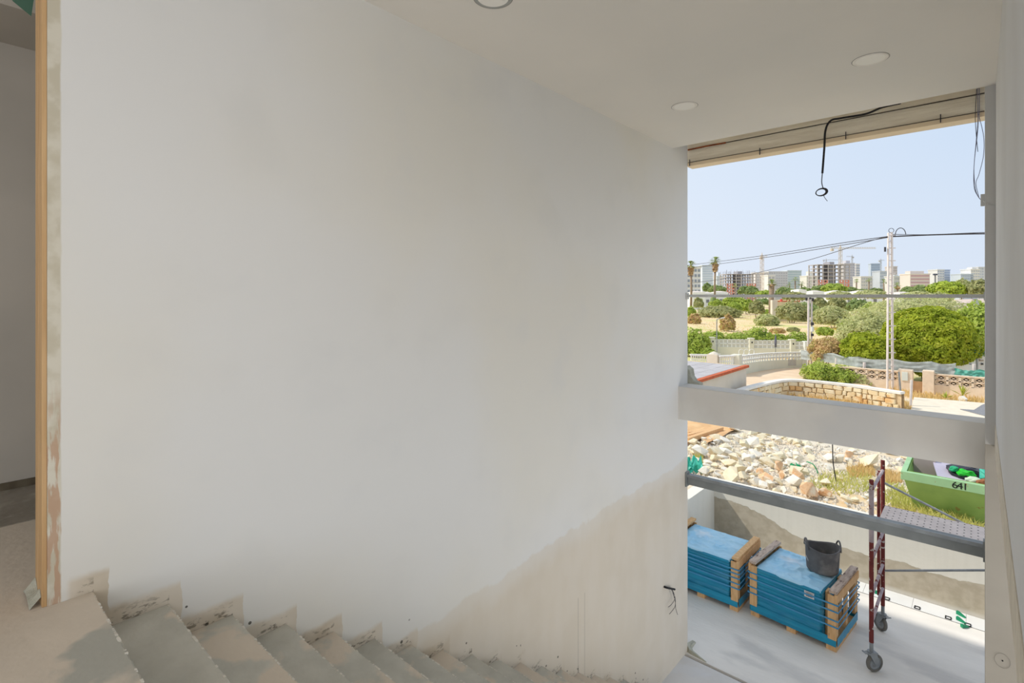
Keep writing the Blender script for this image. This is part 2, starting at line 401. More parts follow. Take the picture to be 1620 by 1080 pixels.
# concrete lintel / slab edge above, its sandy soffit, and the roof behind it
mb = MB(); mb.box(WX-.02, .06, 6.55, 6.72, 6.288, 6.58)
lin_ = struct('lintel', mb, M['conc'])
mb = MB(); mb.box(WX-.02, .06, 6.545, 6.72, 6.243, 6.287); obj('slab_edge_strip', mb, M['concstrip'], lin_)
mb = MB(); mb.box(WX-.02, .05, 6.538, 6.55, 6.462, 6.58); obj('plaster_lip', mb, M['conc'], lin_)
mb = MB()
for z in (6.457, 6.290): mb.box(WX, .035, 6.536, 6.549, z-.004, z+.002)
obj('shade_strip', mb, mat('groove_shade', C(92,84,72)), lin_)  # dark strips put in as the shade of the lintel's two grooves
for px, py in ((1091,258),(1202,240),(1338,215),(1488,188)):
    p = onY(px, py, 6.53); mb = MB(); mb.box(p.x-.004, p.x+.004, 6.526, 6.534, p.z-.035, p.z+.045); obj('fixing_pin', mb, M['wire'], lin_)
mb = MB(); mb.tube([(WX+.0,6.532,6.452),(-2.55,6.530,6.456),(-2.32,6.531,6.452)], .009, 6)
tag(obj('reinforcing_bar', mb, M['rust']), 'short rusty orange reinforcing bar under the ceiling edge at the left wall', 'bar')
mb = MB(); mb.box(-14, 6, -4, 6.50, 6.58, 6.9); struct('roof', mb, M['conc'])
mb = MB(); mb.box(-14, WX-.19, 6.3, 6.5, .9, 6.58); struct('wall_facade', mb, M['white'])
# landing, back room, ground floor
mb = MB(); mb.box(-3.94, 4.6, -4, Y1-.25, LZ-.25, LZ); mb.box(-3.94, WX-.19, Y1-.25, 3.2, LZ-.25, LZ); mb.box(WX-.19, WX, Y1-.25, .322, LZ-.25, LZ)
struct('floor', mb, M['dust'])
mb = MB(); mb.box(-4.67, -3.94, -4, 3.2, LZ-.25, LZ+.004)
struct('floor.001', mb, mat('shade_darkened_screed', C(158,150,138), C(140,132,120), 2.5, .9, .2, 14, c3=C(172,164,150), s3=5))  # band of shaded floor, the shade put into its darker colour
mb = MB(); mb.box(-4.82, -4.67, -4, 3.2, LZ, CZ)
bw = struct('wall_back', mb, M['backroom'])
mb = MB(); mb.box(-4.67, -4.655, -4, 3.2, LZ+.004, LZ+.05); obj('floor_gap', mb, mat('dark_floor_gap', C(112,102,84), C(92,82,66), 9), bw)
mb = MB(); mb.box(-4.67, -4.05, -4, 3.2, 6.20, CZ); struct('ceiling.001', mb, M['backroom'])
mb = MB(); mb.box(-4.67, WX-.19, 3.2, 3.35, LZ, CZ); struct('wall_partition', mb, M['backroom'])
mb = MB(); mb.box(-4.4, 6, -4, 6.42, -.25, 0); struct('floor.002', mb, M['screed'])
mb = MB(); mb.box(-4.4, 3, 6.42, 6.47, -.25, -.035); struct('trim_2', mb, mat('threshold_joint', C(122,112,94), C(104,96,80), 6, .9, .3))
# door lining: two pine boards with a groove between
dl = thing('door_lining', 'bare pine door lining on the end of the long white wall', 'door frame', (WX-.095, .322, LZ))
mb = MB(); mb.box(WX-.095, WX-.004, .306, .322, LZ, CZ-.05); obj('lining_board', mb, M['doorwood'], dl, bevel=.002)
mb = MB(); mb.box(WX-.19, WX-.107, .306, .322, LZ, CZ-.05); obj('lining_board', mb, M['doorwood'], dl, bevel=.002)
mb = MB(); mb.box(WX-.107, WX-.095, .318, .322, LZ, CZ-.05); obj('groove', mb, M['darkline'], dl)
mb = MB(); mb.grid(lambda u, v: (WX-.22+.2*u, .27+.035*v, LZ+.02*math.sin(PI*u)+.05*(v-.0)*(.6+.4*math.sin(9*u))), 8, 4); 
obj('mortar_lump', mb, M['mortar'], dl, smooth=True)
# green plastic strip hanging by the lining
mb = MB(); p0 = onX(62, 2, -3.6)
mb.grid(lambda u, v: (-3.6+.004*math.sin(3*v), p0.y-.10*u-.03*v*(1-u), p0.z+.20-.29*v+.05*u), 4, 6)
tag(obj('green_strip', mb, mat('dull_green_plastic', C(88,124,104), C(74,108,92), 4, .6)), 'dull green plastic strip hanging from the ceiling beside the pine door lining', 'strip')
# recessed downlights
def downlight(px, py, label, ringm):
    p = onz(px, py, CZ); t = thing('recessed_downlight', label, 'ceiling light', (p.x, p.y, CZ), 'recessed ceiling downlights')
    mb = MB(); mb.lathe([(.095,-.002),(.112,-.006),(.118,-.002),(.118,0)], 40, Matrix.Translation(p)); obj('trim_ring', mb, ringm, t, smooth=True, fix=True)
    mb = MB(); mb.lathe([(.118,-.0012),(.1215,-.0012)], 40, Matrix.Translation(p)); obj('painted_shadow_ring', mb, mat('ring_shade', C(128,122,112)), t)  # thin dark ring, shadow round the trim put in as colour
    mb = MB(); mb.cyl(p+Vector((0,0,-.003)), p, .095, n=40); obj('diffuser', mb, M['lamp'], t)
downlight(1083, 168, 'round flush downlight in the ceiling nearest the left wall and window', M['lampring'])
downlight(1377, 94, 'round flush downlight in the ceiling above the window, right one', M['lampring'])
downlight(780, -3.5, 'silver rimmed downlight cut by the top of the picture', M['silver'])

# ------------------------------------------------------------------ stairs
stairs = thing('staircase', 'bare cement staircase running down along the long white wall', 'stairs', (WX, Y1, 0))
rs = random.Random(11); M['flake'] = mat('pale_cement_flakes', C(224,220,210), C(206,200,188), 20, .95)
for k in range(1, 20):
    z = LZ-(k-1)*RI; y1 = Y1+(k-1)*GO; y0 = y1-GO+.001 if k > 1 else Y1-.25
    x0, x1 = WX+.001, -1.38
    # the arris wanders a little, like hand-trowelled cement
    n = 90; top = []
    mb = MB()
    for i in range(n+1):
        xx = x0+(x1-x0)*i/n; j = rs.uniform(-.0022, .0022); jz = rs.uniform(-.0015, .001)
        mb.v += [(xx,y0,z),(xx,y1-.005+j,z+jz*.3),(xx,y1+j,z-.005+jz),(xx,y1-.004,z-RI+.001),(xx,y1-.004,z-RI-.09),(xx,y0,z-RI-.09)]
    for i in range(n):
        a = i*6
        for q in range(6):
            q2 = (q+1) % 6; mb.f.append((a+q, a+6+q, a+6+q2, a+q2))
    mb.f.append((5,4,3,2,1,0)); mb.f.append(tuple(n*6+q for q in range(6)))
    o = obj('step', mb, M['dust'] if k == 1 else M['cement'], stairs, fix=True)
    mb = MB()
    for i in range(60):
        xx = rs.uniform(x0+.02, x1); q = rs.uniform(.0008,.0030)*(.5+rs.random()); mb.box(xx-q*rs.uniform(1,7), xx+q, y1-.006-q, y1-.001+q*.3, z-.004, z+q*.45)
    obj('arris_flakes', mb, M['flake'], o, kind='stuff')

# ------------------------------------------------------------------ bars, wires
rl = thing('guard_rail', 'grey steel box rail across the opening below the plastered beam', 'rail', (WX, 6.5, 2.23))
mb = MB(); mb.box(WX+.02, .037, 6.47, 6.53, 2.165, 2.300); obj('rail_profile', mb, M['steel'], rl, bevel=.004)
mb = MB(); mb.box(WX+.02, .037, 6.452, 6.47, 2.262, 2.300); obj('rail_lip', mb, M['galv'], rl, bevel=.002)
for x in (WX+.0, .025):
    mb = MB(); mb.box(x, x+.02, 6.44, 6.54, 2.14, 2.325); obj('end_plate', mb, M['steel'], rl, bevel=.002)
sr = thing('safety_bar', 'thin grey horizontal bar across the opening at skyline height', 'bar', (WX, 6.5, 4.58))
mb = MB(); mb.box(WX+.005, .037, 6.485, 6.515, EYE-.024, EYE+.010); obj('bar_profile', mb, M['pipe'], sr, bevel=.004)
for x in (WX, .03): 
    mb = MB(); mb.box(x, x+.012, 6.46, 6.54, EYE-.05, EYE+.03); obj('wall_bracket', mb, M['pipe'], sr)
# fat black cable lying along the slab edge, then hanging with a coiled thin tail
def sm(pts, n=8):
    pts = [Vector(p) for p in pts]; out = []
    for i in range(len(pts)-1):
        p0 = pts[max(i-1,0)]; p1 = pts[i]; p2 = pts[i+1]; p3 = pts[min(i+2,len(pts)-1)]
        for k in range(n):
            t = k/n; out.append(.5*((2*p1)+(p2-p0)*t+(2*p0-5*p1+4*p2-p3)*t*t+(3*p1-p0-3*p2+p3)*t**3))
    out.append(pts[-1]); return out
ca = thing('hanging_cable', 'thick black cable drooping from the slab edge with a coiled end', 'cable', onY(1312,190,6.45))
mb = MB(); mb.tube(sm([onY(1425,163,6.5),onY(1395,170,6.46),onY(1370,180,6.46),onY(1330,187,6.46),onY(1314,191,6.45),onY(1306,206,6.45),onY(1304,235,6.45),onY(1301,274,6.45)]), .0105, 8)
obj('sheath', mb, M['black'], ca, smooth=True)
mb = MB(); mb.tube(sm([onY(1301,274,6.45),onY(1300,288,6.45),onY(1302,297,6.45)]), .005, 6)
for q in range(3):
    c = onY(1298.5+q*.5, 304-q*.4, 6.45); r_ = .048+.004*q
    mb.tube([c+Vector((r_*math.cos(a), .01*q+.02*math.sin(a), .8*r_*math.sin(a))) for a in [i*2*PI/24 for i in range(24)]], .0048, 6, closed=True)
mb.tube(sm([onY(1303,309,6.45),onY(1305,313,6.45),onY(1309,318,6.45)]), .003, 5)
obj('wire_coil', mb, M['wire'], ca, smooth=True)
lw = thing('wire_loop', 'loop of thin violet grey wires hanging at the right edge of the opening', 'wires', onY(1546,140,6.5))
for dx, end in ((0,0),(3,1)):
    mb = MB(); mb.tube(sm([onY(1546+dx,139,6.53),onY(1547+dx*.7,178,6.53),onY(1545-2*end+dx,215,6.5),onY(1541,262,6.48),onY(1541+dx*.5,295,6.47),onY(1547,310,6.46),onY(1554,318,6.46)]), .0028, 6)
    obj('wire', mb, M['violet'], lw, smooth=True)
mb = MB(); mb.tube(sm([onY(1548,180,6.52),onY(1556,215,6.5),onY(1556,245,6.48),onY(1549,275,6.47),onY(1544,290,6.47),onY(1549,313,6.46)]), .0026, 6); obj('wire', mb, M['violet'], lw, smooth=True)
mb = MB(); mb.tube(sm([onY(1545,141,6.52),onY(1543,190,6.5),onY(1547,240,6.5)]), .0026, 6); obj('wire', mb, M['wire'], lw, smooth=True)
p = onY(1555.5, 316, 6.30); mb = MB(); mb.box(p.x-.018, p.x+.026, p.y-.02, p.y+.02, p.z-.055, p.z+.05); obj('connector_block', mb, mat('white_connector', C(206,206,204), rough=.5), lw, bevel=.004)
mb = MB(); mb.tube(sm([onY(1556,318,6.2),onY(1562,322,6.075),onY(1570,324,6.075),onY(1577,324.5,6.075)]), .003, 6); obj('wire', mb, M['pipe'], lw, smooth=True)
# cable stub and loose wires at the foot of the wall
ws = thing('wall_cable_outlet', 'black conduit stub with loose wires low on the left wall near the floor', 'wires', onX(1052,929,WX))
a = onX(1050,929,WX); b_ = onX(1060,929,WX)
mb = MB(); mb.tube([a+Vector((.004,0,.01)), a+Vector((.03,.02,0)), b_+Vector((.06,0,0))], .012, 8); obj('conduit_stub', mb, M['black'], ws, smooth=True)
for pp in (((1061,929),(1066,938),(1067,948),(1062,956),(1057,960)), ((1061,930),(1068,945),(1068,958),(1064,965),(1059,971)), ((1062,930),(1068,950),(1069,962),(1072,972))):
    mb = MB(); mb.tube(sm([onX(q[0],q[1],WX+.05) for q in pp]), .003, 6); obj('wire', mb, M['wire'], ws, smooth=True)

# ================================================================== THE YARD
mb = MB(); mb.box(-3.75, 4.5, 6.47, 9.60, -.25, 0); struct('yard_floor', mb, M['yard'])
mb = MB(); mb.box(-3.75, 4.5, 9.95, 10.18, -.3, 1.05); struct('wall_yard', mb, yard_wall_material('yard_wall_render', True))
mb = MB(); mb.box(-3.95, -3.75, 6.52, 10.18, -.3, 1.05); struct('wall_yard_left', mb, yard_wall_material('yard_side_wall_render', False))
bt = thing('tile_border', 'row of white floor tiles along the foot of the low garden wall', 'tiles', (-3.7, 9.775, 0))
x = -3.74
while x < 2.4:
    mb = MB(); mb.box(x+.0015, x+.598, 9.603, 9.945, -.02, .006); obj('tile', mb, M['tile'], bt, bevel=.002); x += .6
mb = MB(); mb.box(-3.75, 4.5, 9.596, 9.604, -.03, .003); obj('edge_joint', mb, mat('dark_joint', C(96,90,84)), bt)
for px, py in ((1403,947.5),(1451,962),(1500,978),(1531,989)):
    p = onz(px, py, 0)
    mb = MB()
    for s_ in (-1, 1): mb.box(p.x-.035, p.x+.035, p.y+s_*.035-.006, p.y+s_*.035+.006, 0.007, .016); mb.box(p.x+s_*.03-.005, p.x+s_*.03+.005, p.y-.035, p.y+.035, 0.007, .016)
    tag(obj('levelling_clip', mb, M['ink']), 'small black tile clip on the white border, '+{1403:'nearest the scaffold',1451:'second from the scaffold',1500:'third from the scaffold',1531:'beside the green wedges'}[px], 'clip', 'black tile clips on the border')
for px, py, lab, an in ((1520,972,'green tile wedge lying nearest the garden wall',-.5),(1520,981,'green tile wedge in the middle of three',-.5),(1526,990,'green tile wedge nearest the shadow, lying on bare screed',.9),(1390,938,'green tile wedge behind the scaffold post',.2)):
    p = onz(px, py, .02); Mx = Matrix.Translation((p.x, p.y, .007)) @ Matrix.Rotation(an, 4, 'Z')
    mb = MB(); mb.add([Mx @ Vector(q) for q in ((-.05,-.018,0),(.06,-.018,0),(.06,.018,0),(-.05,.018,0),(-.05,-.018,.045),(-.05,.018,.045),(-.02,-.018,.04),(-.02,.018,.04),(.06,-.018,.006),(.06,.018,.006))],
        [(0,3,2,1),(0,4,5,3),(4,6,7,5),(6,8,9,7),(1,2,9,8),(0,1,8,6,4),(3,5,7,9,2)])
    tag(obj('levelling_wedge', mb, M['green']), lab, 'wedge')
# grey mortar fillet where the wall end meets the yard floor, and one on the beam's outer corner
mb = MB(); mb.add([(WX-.02,6.53,0),(WX+.035,6.50,0),(WX+.26,6.475,0),(WX+.26,6.492,0),(WX+.08,6.54,0),(WX+.02,6.62,.0),(WX+.015,6.76,0),(WX-.03,6.76,0),
    (WX-.02,6.53,.09),(WX+.03,6.505,.05),(WX+.25,6.480,.008),(WX+.25,6.488,.008),(WX+.065,6.53,.04),(WX+.01,6.61,.04),(WX+.006,6.75,.015),(WX-.03,6.75,.02)],
    [(8,9,10,11,12,13,14,15)]+[(i,(i+1)%8,8+(i+1)%8,8+i) for i in range(8)])
struct('trim_3', mb, M['mortar'], fix=True)
mb = MB(); mb.add([(WX-.05,6.5,3.42),(WX-.05,6.7,3.42),(WX-.05,6.7,3.66),(WX-.05,6.5,3.66),(WX+.005,6.56,3.62),(WX+.02,6.58,3.53),(WX+.06,6.58,3.47),(WX+.13,6.58,3.45),(WX+.13,6.58,3.42),
                   (WX+.005,6.7,3.62),(WX+.02,6.7,3.53),(WX+.06,6.7,3.47),(WX+.13,6.7,3.45),(WX+.13,6.7,3.42)],
                  [(4,5,10,9),(5,6,11,10),(6,7,12,11),(7,8,13,12),(3,4,9,2),(0,8,7,6,5,4,3),(1,2,9,10,11,12,13),(0,1,13,8),(0,3,2,1)])
struct('trim_4', mb, M['mortar'], fix=True)

# ------------------------------------------------------------------ blue wrapped crates
def wrap_noise(p, s): return noise.noise(Vector(p)*s)
def crate(label, open_end, W, D, seed, H=.70):
    r = thing('wrapped_crate', label, 'crate', (0,0,0), 'blue wrapped timber crates in the yard')
    rn = random.Random(seed)
    for x in (.0, W/2-.06, W-.12):
        mb = MB(); mb.box(x, x+.12, .0, D, 0, .085); obj('skid', mb, M['pine'], r, bevel=.004)
    # wrapped stack of panels: five layers, film pulled into the joints
    xa, xb = .075, W-open_end
    zs = [.085, .24, .36, .46, .565, .655, H]
    def side(u, v):
        # walk round the stack
        L = 2*(xb-xa)+2*D; s_ = u*L
        if s_ < xb-xa: p = Vector((xa+s_, .015, 0)); nrm = Vector((0,-1,0))
        elif s_ < xb-xa+D: p = Vector((xb, .015+(s_-(xb-xa))*(D-.03)/D, 0)); nrm = Vector((1,0,0))
        elif s_ < 2*(xb-xa)+D: p = Vector((xb-(s_-(xb-xa)-D), D-.015, 0)); nrm = Vector((0,1,0))
        else: p = Vector((xa, D-.015-(s_-2*(xb-xa)-D)*(D-.03)/D, 0)); nrm = Vector((-1,0,0))
        z = .085+(H-.085)*v
        k = max(i for i in range(len(zs)-1) if z >= zs[i]-1e-6); f = (z-zs[k])/(zs[k+1]-zs[k])
        bulge = .016*(1-(2*f-1)**6)
        sag = .012*wrap_noise((p.x+seed, p.y, z*3), 3)+.006*abs(wrap_noise((p.x*2, p.y*2, z*14+p.x*5), 2.2))
        p = p+nrm*(bulge+sag); p.z = z; return p
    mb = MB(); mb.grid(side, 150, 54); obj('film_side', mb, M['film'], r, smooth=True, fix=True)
    def top(u, v):
        x = xa-.01+(xb-xa+.02)*u; y = D*v
        e = min(u, 1-u, v, 1-v)
        n1 = 1-abs(wrap_noise((x*1.2+y*.8+seed, y*2.4-x*.5, 1.3), 3.0)); n2 = 1-abs(wrap_noise((x*3, y*3+seed, 5), 2.5))
        z = H+.002+(.026*n1**6+.014*n2**5)*min(1, e*9)
        if e < .012: z = H-.012
        return (x, y, z)
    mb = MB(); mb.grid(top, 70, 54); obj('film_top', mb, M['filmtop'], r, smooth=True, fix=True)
    # film skirt round the foot of the crate
    mb = MB()
    for a, b2 in (((0,0),(W,0)),((W,0),(W,D)),((W,D),(0,D)),((0,D),(0,0))):
        d = Vector((b2[0]-a[0], b2[1]-a[1], 0)); n_ = Vector((d.y,-d.x,0)).normalized()
        mb.grid(lambda u, v: Vector((a[0],a[1],.07+.115*v))+d*u+n_*(.012+.006*wrap_noise((u*6,v*2,seed+a[0]),2)*math.sin(PI*u)), 24, 5)
    obj('film_skirt', mb, M['film'], r, smooth=True, fix=True)
    # end frames: corner posts, slats and stacked cap rails
    for x, s_ in ((0., -1), (W, 1)):
        i0, i1 = (x, x+.035) if s_ < 0 else (x-.035, x)
        for y in (.0, D/2-.04, D-.08):
            mb = MB(); mb.box(i0, i1, y, y+.08, .17, H+.02); obj('slat', mb, M['pine'], r, bevel=.003)
        fx = (x-.004, x+.095) if s_ < 0 else (x-.095, x+.004)
        for y in (-.022, D-.003):
            mb = MB(); mb.box(fx[0], fx[1], y, y+.025, .155, H+.02); obj('corner_board', mb, M['pine'], r, bevel=.003)
        mb = MB(); mb.box(i0-.0+s_*.02, i1+s_*.02, -.03, D+.03, H-.06, H+.045); obj('face_rail', mb, M['pine'], r, bevel=.003)
        mb = MB(); mb.box(i0-.045 if s_ > 0 else i0-.01, i1+.01 if s_ > 0 else i1+.045, -.025, D+.03, H+.05, H+.085); obj('cap_rail', mb, M['oldpine'] if label.startswith('blue wrapped crate with') else M['pine'], r, bevel=.003)
        if s_ > 0 and open_end > .1:
            for y in (.12, D-.26):
                mb = MB(); mb.box(xb+.025, xb+.05, y, y+.12, .12, H-.02); obj('inner_slat', mb, M['pine'], r, bevel=.003)
            mb = MB(); mb.box(xb, W, .02, D-.02, .085, .10); obj('deck_board', mb, M['pine'], r)
    # straps
    for z in ((.60,.52,.41,.335) if seed == 2 else (.61,.545,.49,.43,.36)):
        dz = [rn.uniform(-.02,.02) for _ in range(4)]; e = .028
        c = [(-e,-e,z+dz[0]),(W+e,-e,z+dz[1]),(W+e,D+e,z+dz[2]),(-e,D+e,z+dz[3])]
        mb = MB()
        for i in range(4): mb.bar(c[i], c[(i+1)%4], .004, .018)
        obj('strap', mb, M['strap'], r)
    return r
rz2 = math.atan2(-.115, 1.08)
c2 = crate('blue wrapped crate with the black bucket on it, open slatted end', .19, 1.09, .87, 2)
# delivery label with barcode on the front film
lb = MB(); lb.box(.715, .835, -.016, -.012, .575, .655); lbo = obj('delivery_label', lb, M['paper'], c2)
mb = MB()
for i in range(22):
    wd = .0018 if i % 3 else .0034
    mb.box(.738+i*.0036, .738+i*.0036+wd*.8, -.0168, -.0158, .588, .607)
for z, a, b2 in ((.645,.73,.825),(.6385,.73,.80),(.630,.74,.82),(.622,.745,.81),(.614,.74,.79)):
    x = a
    while x < b2: mb.box(x, x+.005, -.0168, -.0158, z-.002, z+.002); x += .0075
lo = obj('label_print', mb, M['ink'], lbo)
c2.location = (-2.45, 7.88, 0); c2.rotation_euler = (0, 0, rz2)
c1 = crate('blue wrapped crate half hidden behind the long wall end, left of the other', .13, 1.10, .86, 5)
c1.location = (-3.70, 7.84, 0); c1.rotation_euler = (0, 0, -.03)

# ------------------------------------------------------------------ rubber bucket on the crate
bp_ = onz(1301, 902, .715)
bk = thing('rubber_bucket', 'dusty black rubber builders bucket with two handles standing on the blue crate', 'bucket', (bp_.x, bp_.y, .727))
def ov(prof, n=40):
    mb = MB()
    for r_, z in prof:
        for k in range(n):
            a = 2*PI*k/n; f = z/.33; s_ = 1+.05*f*math.cos(2*(a-.5)); dz = .022*f**3*math.cos(2*(a-.5))
            mb.v.append((bp_.x+r_*s_*math.cos(a), bp_.y+r_*s_*math.sin(a), .727+z+dz))
    m_ = len(prof)
    for i in range(m_-1):
        for k in range(n):
            k2 = (k+1) % n; mb.f.append((i*n+k, i*n+k2, (i+1)*n+k2, (i+1)*n+k))
    mb.f.append(tuple((m_-1)*n+k for k in range(n))); mb.f.append(tuple(range(n))[::-1])
    return mb
obj('tub', ov([(.180,0),(.194,.012),(.197,.03),(.202,.17),(.206,.31),(.211,.318),(.213,.327),(.209,.333),(.200,.330),(.197,.31),(.190,.17),(.186,.025)]), M['bucket'], bk, smooth=True)
for s_ in (0, PI):
    a0 = .5+s_; mb = MB(); pts = []
    for i in range(15):
        t = i/14; a = a0-.42+.84*t; r_ = .222-.012*math.sin(PI*t); z = .335+.085*math.sin(PI*t)**.8
        if i in (0, 14): z = .30
        pts.append((bp_.x+r_*math.cos(a), bp_.y+r_*math.sin(a), .727+z))
    mb.tube(pts, [.011]*15, 8); obj('handle', mb, M['bucket'], bk, smooth=True)
mb = MB(); rr = random.Random(5)
def onbk(a, z): r_ = .190+(z-.03)*.06+.0015; s_ = 1+.05*z/.33*math.cos(2*(a-.5)); return Vector((bp_.x+r_*s_*math.cos(a), bp_.y+r_*s_*math.sin(a), .727+z))
for i in range(7):
    a = -2.62+i*.048; z = .165-.006*i
    mb.tube([onbk(a-.012, z+.016), onbk(a+.012, z+.020*(i % 2)-.004), onbk(a-.004, z-.016), onbk(a+.02, z-.012)], .0035, 4)
obj('white_print', mb, M['chalk'], bk)

# ------------------------------------------------------------------ scaffold tower
SX, SY0, SY1 = -.98, 7.66, 8.67
st_ = thing('scaffold_tower', 'maroon rolling scaffold tower with a perforated deck beside the right jamb', 'scaffold', (SX, SY0, 0))
def caster(x, y, rot):
    Mx = Matrix.Translation((x, y, 0)) @ Matrix.Rotation(rot, 4, 'Z')
    T = lambda *p: Mx @ Vector(p)
    mb = MB(); mb.cyl(T(0,0,.245), T(0,0,.40), .021, n=12); mb.cyl(T(0,0,.232), T(0,0,.25), .045, n=14)
    for s_ in (-1, 1): mb.add([T(-.05,s_*.028,.235),T(.05,s_*.028,.235),T(.07,s_*.028,.13),T(.045,s_*.028,.095),T(.02,s_*.028,.11),T(-.05,s_*.034,.235),T(.05,s_*.034,.235),T(.07,s_*.034,.13),T(.045,s_*.034,.095),T(.02,s_*.034,.11)],
        [(0,1,2,3,4),(9,8,7,6,5),(0,5,6,1),(1,6,7,2),(2,7,8,3),(3,8,9,4),(4,9,5,0)])
    mb.box(-.06,.06,-.036,.036,.225,.24, Mx)
    mb.bar(T(-.03,0,.235), T(-.10,0,.25), .04, .008); mb.bar(T(-.098,-.03,.25), T(-.098,.03,.25), .018, .010)
    fk = obj('caster', mb, M['galv'], st_, fix=True)
    Mw = Matrix.Translation(T(.042,0,.108)) @ Matrix.Rotation(rot, 4, 'Z') @ Matrix.Rotation(PI/2, 4, 'X')
    mb = MB(); mb.lathe([(.078,-.02),(.100,-.021),(.107,-.012),(.107,.012),(.100,.021),(.078,.02)], 32, Mw); obj('tyre', mb, M['rubber'], fk, smooth=True, fix=True)
    mb = MB(); mb.lathe([(.0,-.016),(.03,-.018),(.034,-.008),(.066,-.008),(.078,-.019),(.078,.019),(.066,.008),(.034,.008),(.03,.018),(0,.016)], 32, Mw); obj('wheel_hub', mb, M['galv'], fk, smooth=True, fix=True)
for X in (SX, SX+2.0):
    for y in (SY0, SY1):
        mb = MB(); mb.cyl((X,y,.36),(X,y,2.335),.0245,n=14); pst = obj('post', mb, M['maroon'], st_, smooth=False)
        if y == SY0:
            mb = MB(); mb.cyl((X,y,1.58),(X,y,2.22),.0262,n=14,caps=False); obj('splashed_sleeve', mb, M['splash'], pst)
        caster(X, y, .9 if y == SY0 else 2.4)
    for z in (2.20, 1.35, .92, .60):
        mb = MB(); mb.cyl((X,SY0,z),(X,SY1,z),.019,n=12); obj('rung', mb, M['splash'], st_)
    mb = MB(); mb.cyl((X-.03,SY1-.14,.55),(X-.03,SY1-.14,2.22),.019,n=12); obj('inner_post', mb, M['maroon'], st_)
# deck: folded sheet with rows of holes
mb = MB(); xa, xb, ya, yb, zd = SX+.06, SX+1.94, 7.73, 8.34, 1.835
mb.box(xa,xb,ya,yb,zd-.045,zd)
dk = obj('deck', mb, M['deck'], st_, bevel=.004)
mb = MB()
for i in range(30):
    for j in range(6):
        cx = xa+.06+i*(xb-xa-.12)/29; cy = ya+.055+j*(yb-ya-.11)/5+(.02 if i % 2 else 0)
        mb.cyl((cx,cy,zd-.004),(cx,cy,zd+.0012),.0085,n=7)
obj('deck_holes', mb, M['ink'], dk, kind='stuff')
for y in (ya-.02, yb+.02):
    mb = MB(); mb.box(xa-.03, xb+.03, y-.018, y+.018, zd-.115, zd-.01); obj('deck_beam', mb, M['maroon'], st_, bevel=.003)
mb = MB(); mb.box(SX-.02, SX+.09, 7.70, 7.78, zd-.02, zd+.012); obj('deck_hook', mb, M['splash'], st_, bevel=.003)
mb = MB(); mb.cyl((SX+.02,SY1,2.03),(SX+1.98,SY1+.02,1.27),.014,n=10); obj('diagonal_brace', mb, M['galv'], st_)
mb = MB(); mb.cyl((SX+.02,SY1,.84),(SX+1.98,SY1+.02,1.53),.014,n=10); obj('lower_brace', mb, M['galv'], st_)
# ================================================================== OUTSIDE
M['rubbleground'] = mat('dusty_rubble_soil', C(226,215,194), C(212,200,178), 3, .95, .6, 18, c3=C(222,196,156), s3=.6, t3=(.50,.64))
M['field'] = mat('dry_grass_field', C(232,206,166), C(222,200,150), .35, .95, .3, 3, c3=C(204,200,130), s3=.09, t3=(.50,.62))
M['road'] = mat('peach_road_paving', C(232,208,178), C(222,194,162), 1.2, .9, .1, 10)
M['pave'] = mat('pale_pavement_slabs', C(234,222,200), C(224,212,190), 3, .9, .1, 20)
M['asphalt'] = mat('grey_asphalt', C(150,150,152), C(128,128,130), 20, .95, .4, 60)
M['rock'] = mat('pale_limestone', C(236,225,198), C(228,214,182), 4, .95, .4, 12, c3=C(230,208,166), s3=2.0, t3=(.56,.70))
M['rockw'] = mat('white_limestone', C(240,233,218), C(230,222,206), 4, .95, .4, 12, c3=C(224,216,200), s3=2.5, t3=(.56,.70))
M['rocko'] = mat('orange_limestone', C(232,192,150), C(220,166,116), 4, .95, .4, 12, c3=C(244,226,200), s3=2.2, t3=(.48,.62))
M['gravel'] = mat('grey_rubble_chips', C(224,214,198), C(204,194,178), 14, .95)
M['turq'] = mat('turquoise_sheeting', C(96,214,190), C(60,190,168), 5, .4, .1, trans=.2)
M['netgreen'] = mat('bright_green_netting', C(64,198,140), C(40,172,116), 6, .5, trans=.2)
M['beige'] = mat('beige_house_wall', C(224,214,198), C(216,206,188), 1, .9)
M['fence'] = mat('cream_fence_wall', C(228,226,208), C(220,218,200), .8, .9)
M['fwhite'] = mat('white_fence_block', C(240,240,236), C(232,232,228), 2, .85)
M['rooftile'] = mat('grey_terrace_tiles', C(192,188,188), C(178,174,174), 1.5, .8, .2, 8)
M['redtile'] = mat('red_edge_tile', C(204,110,72), C(188,92,58), 3, .8)
M['coping'] = mat('white_coping', C(240,236,228), C(230,226,216), 3, .9)
M['stone'] = mat('tan_wall_stone', C(236,214,174), C(224,200,156), 3, .95, .5, 12, c3=C(232,216,184), s3=1.5)
M['stone2'] = mat('cream_wall_stone', C(240,226,194), C(228,210,172), 3, .95, .5, 12, c3=C(222,180,124), s3=1.5)
M['joint'] = mat('wall_joint_mortar', C(214,190,152), C(200,172,134), 6, .95)
M['kerb'] = mat('white_concrete_kerb', C(238,234,226), C(226,222,214), 4, .9)
M['block'] = mat('pinkish_breeze_block', C(236,216,192), C(226,206,182), 5, .95, .3, 20)
M['pylon'] = mat('pale_concrete_post', C(230,220,214), C(218,208,202), 4, .9, .2, 12)
M['netgrey'] = mat('grey_shade_net', C(194,200,196), C(172,178,174), 5, .8, trans=.15)
M['netteal'] = mat('teal_shade_net', C(120,196,178), C(98,178,160), 5, .7, trans=.15)
M['skipg'] = mat('green_skip_paint', C(158,192,112), C(142,178,102), 3, .6, .05, c3=C(150,140,80), s3=5, t3=(.68,.72), spec=.3)
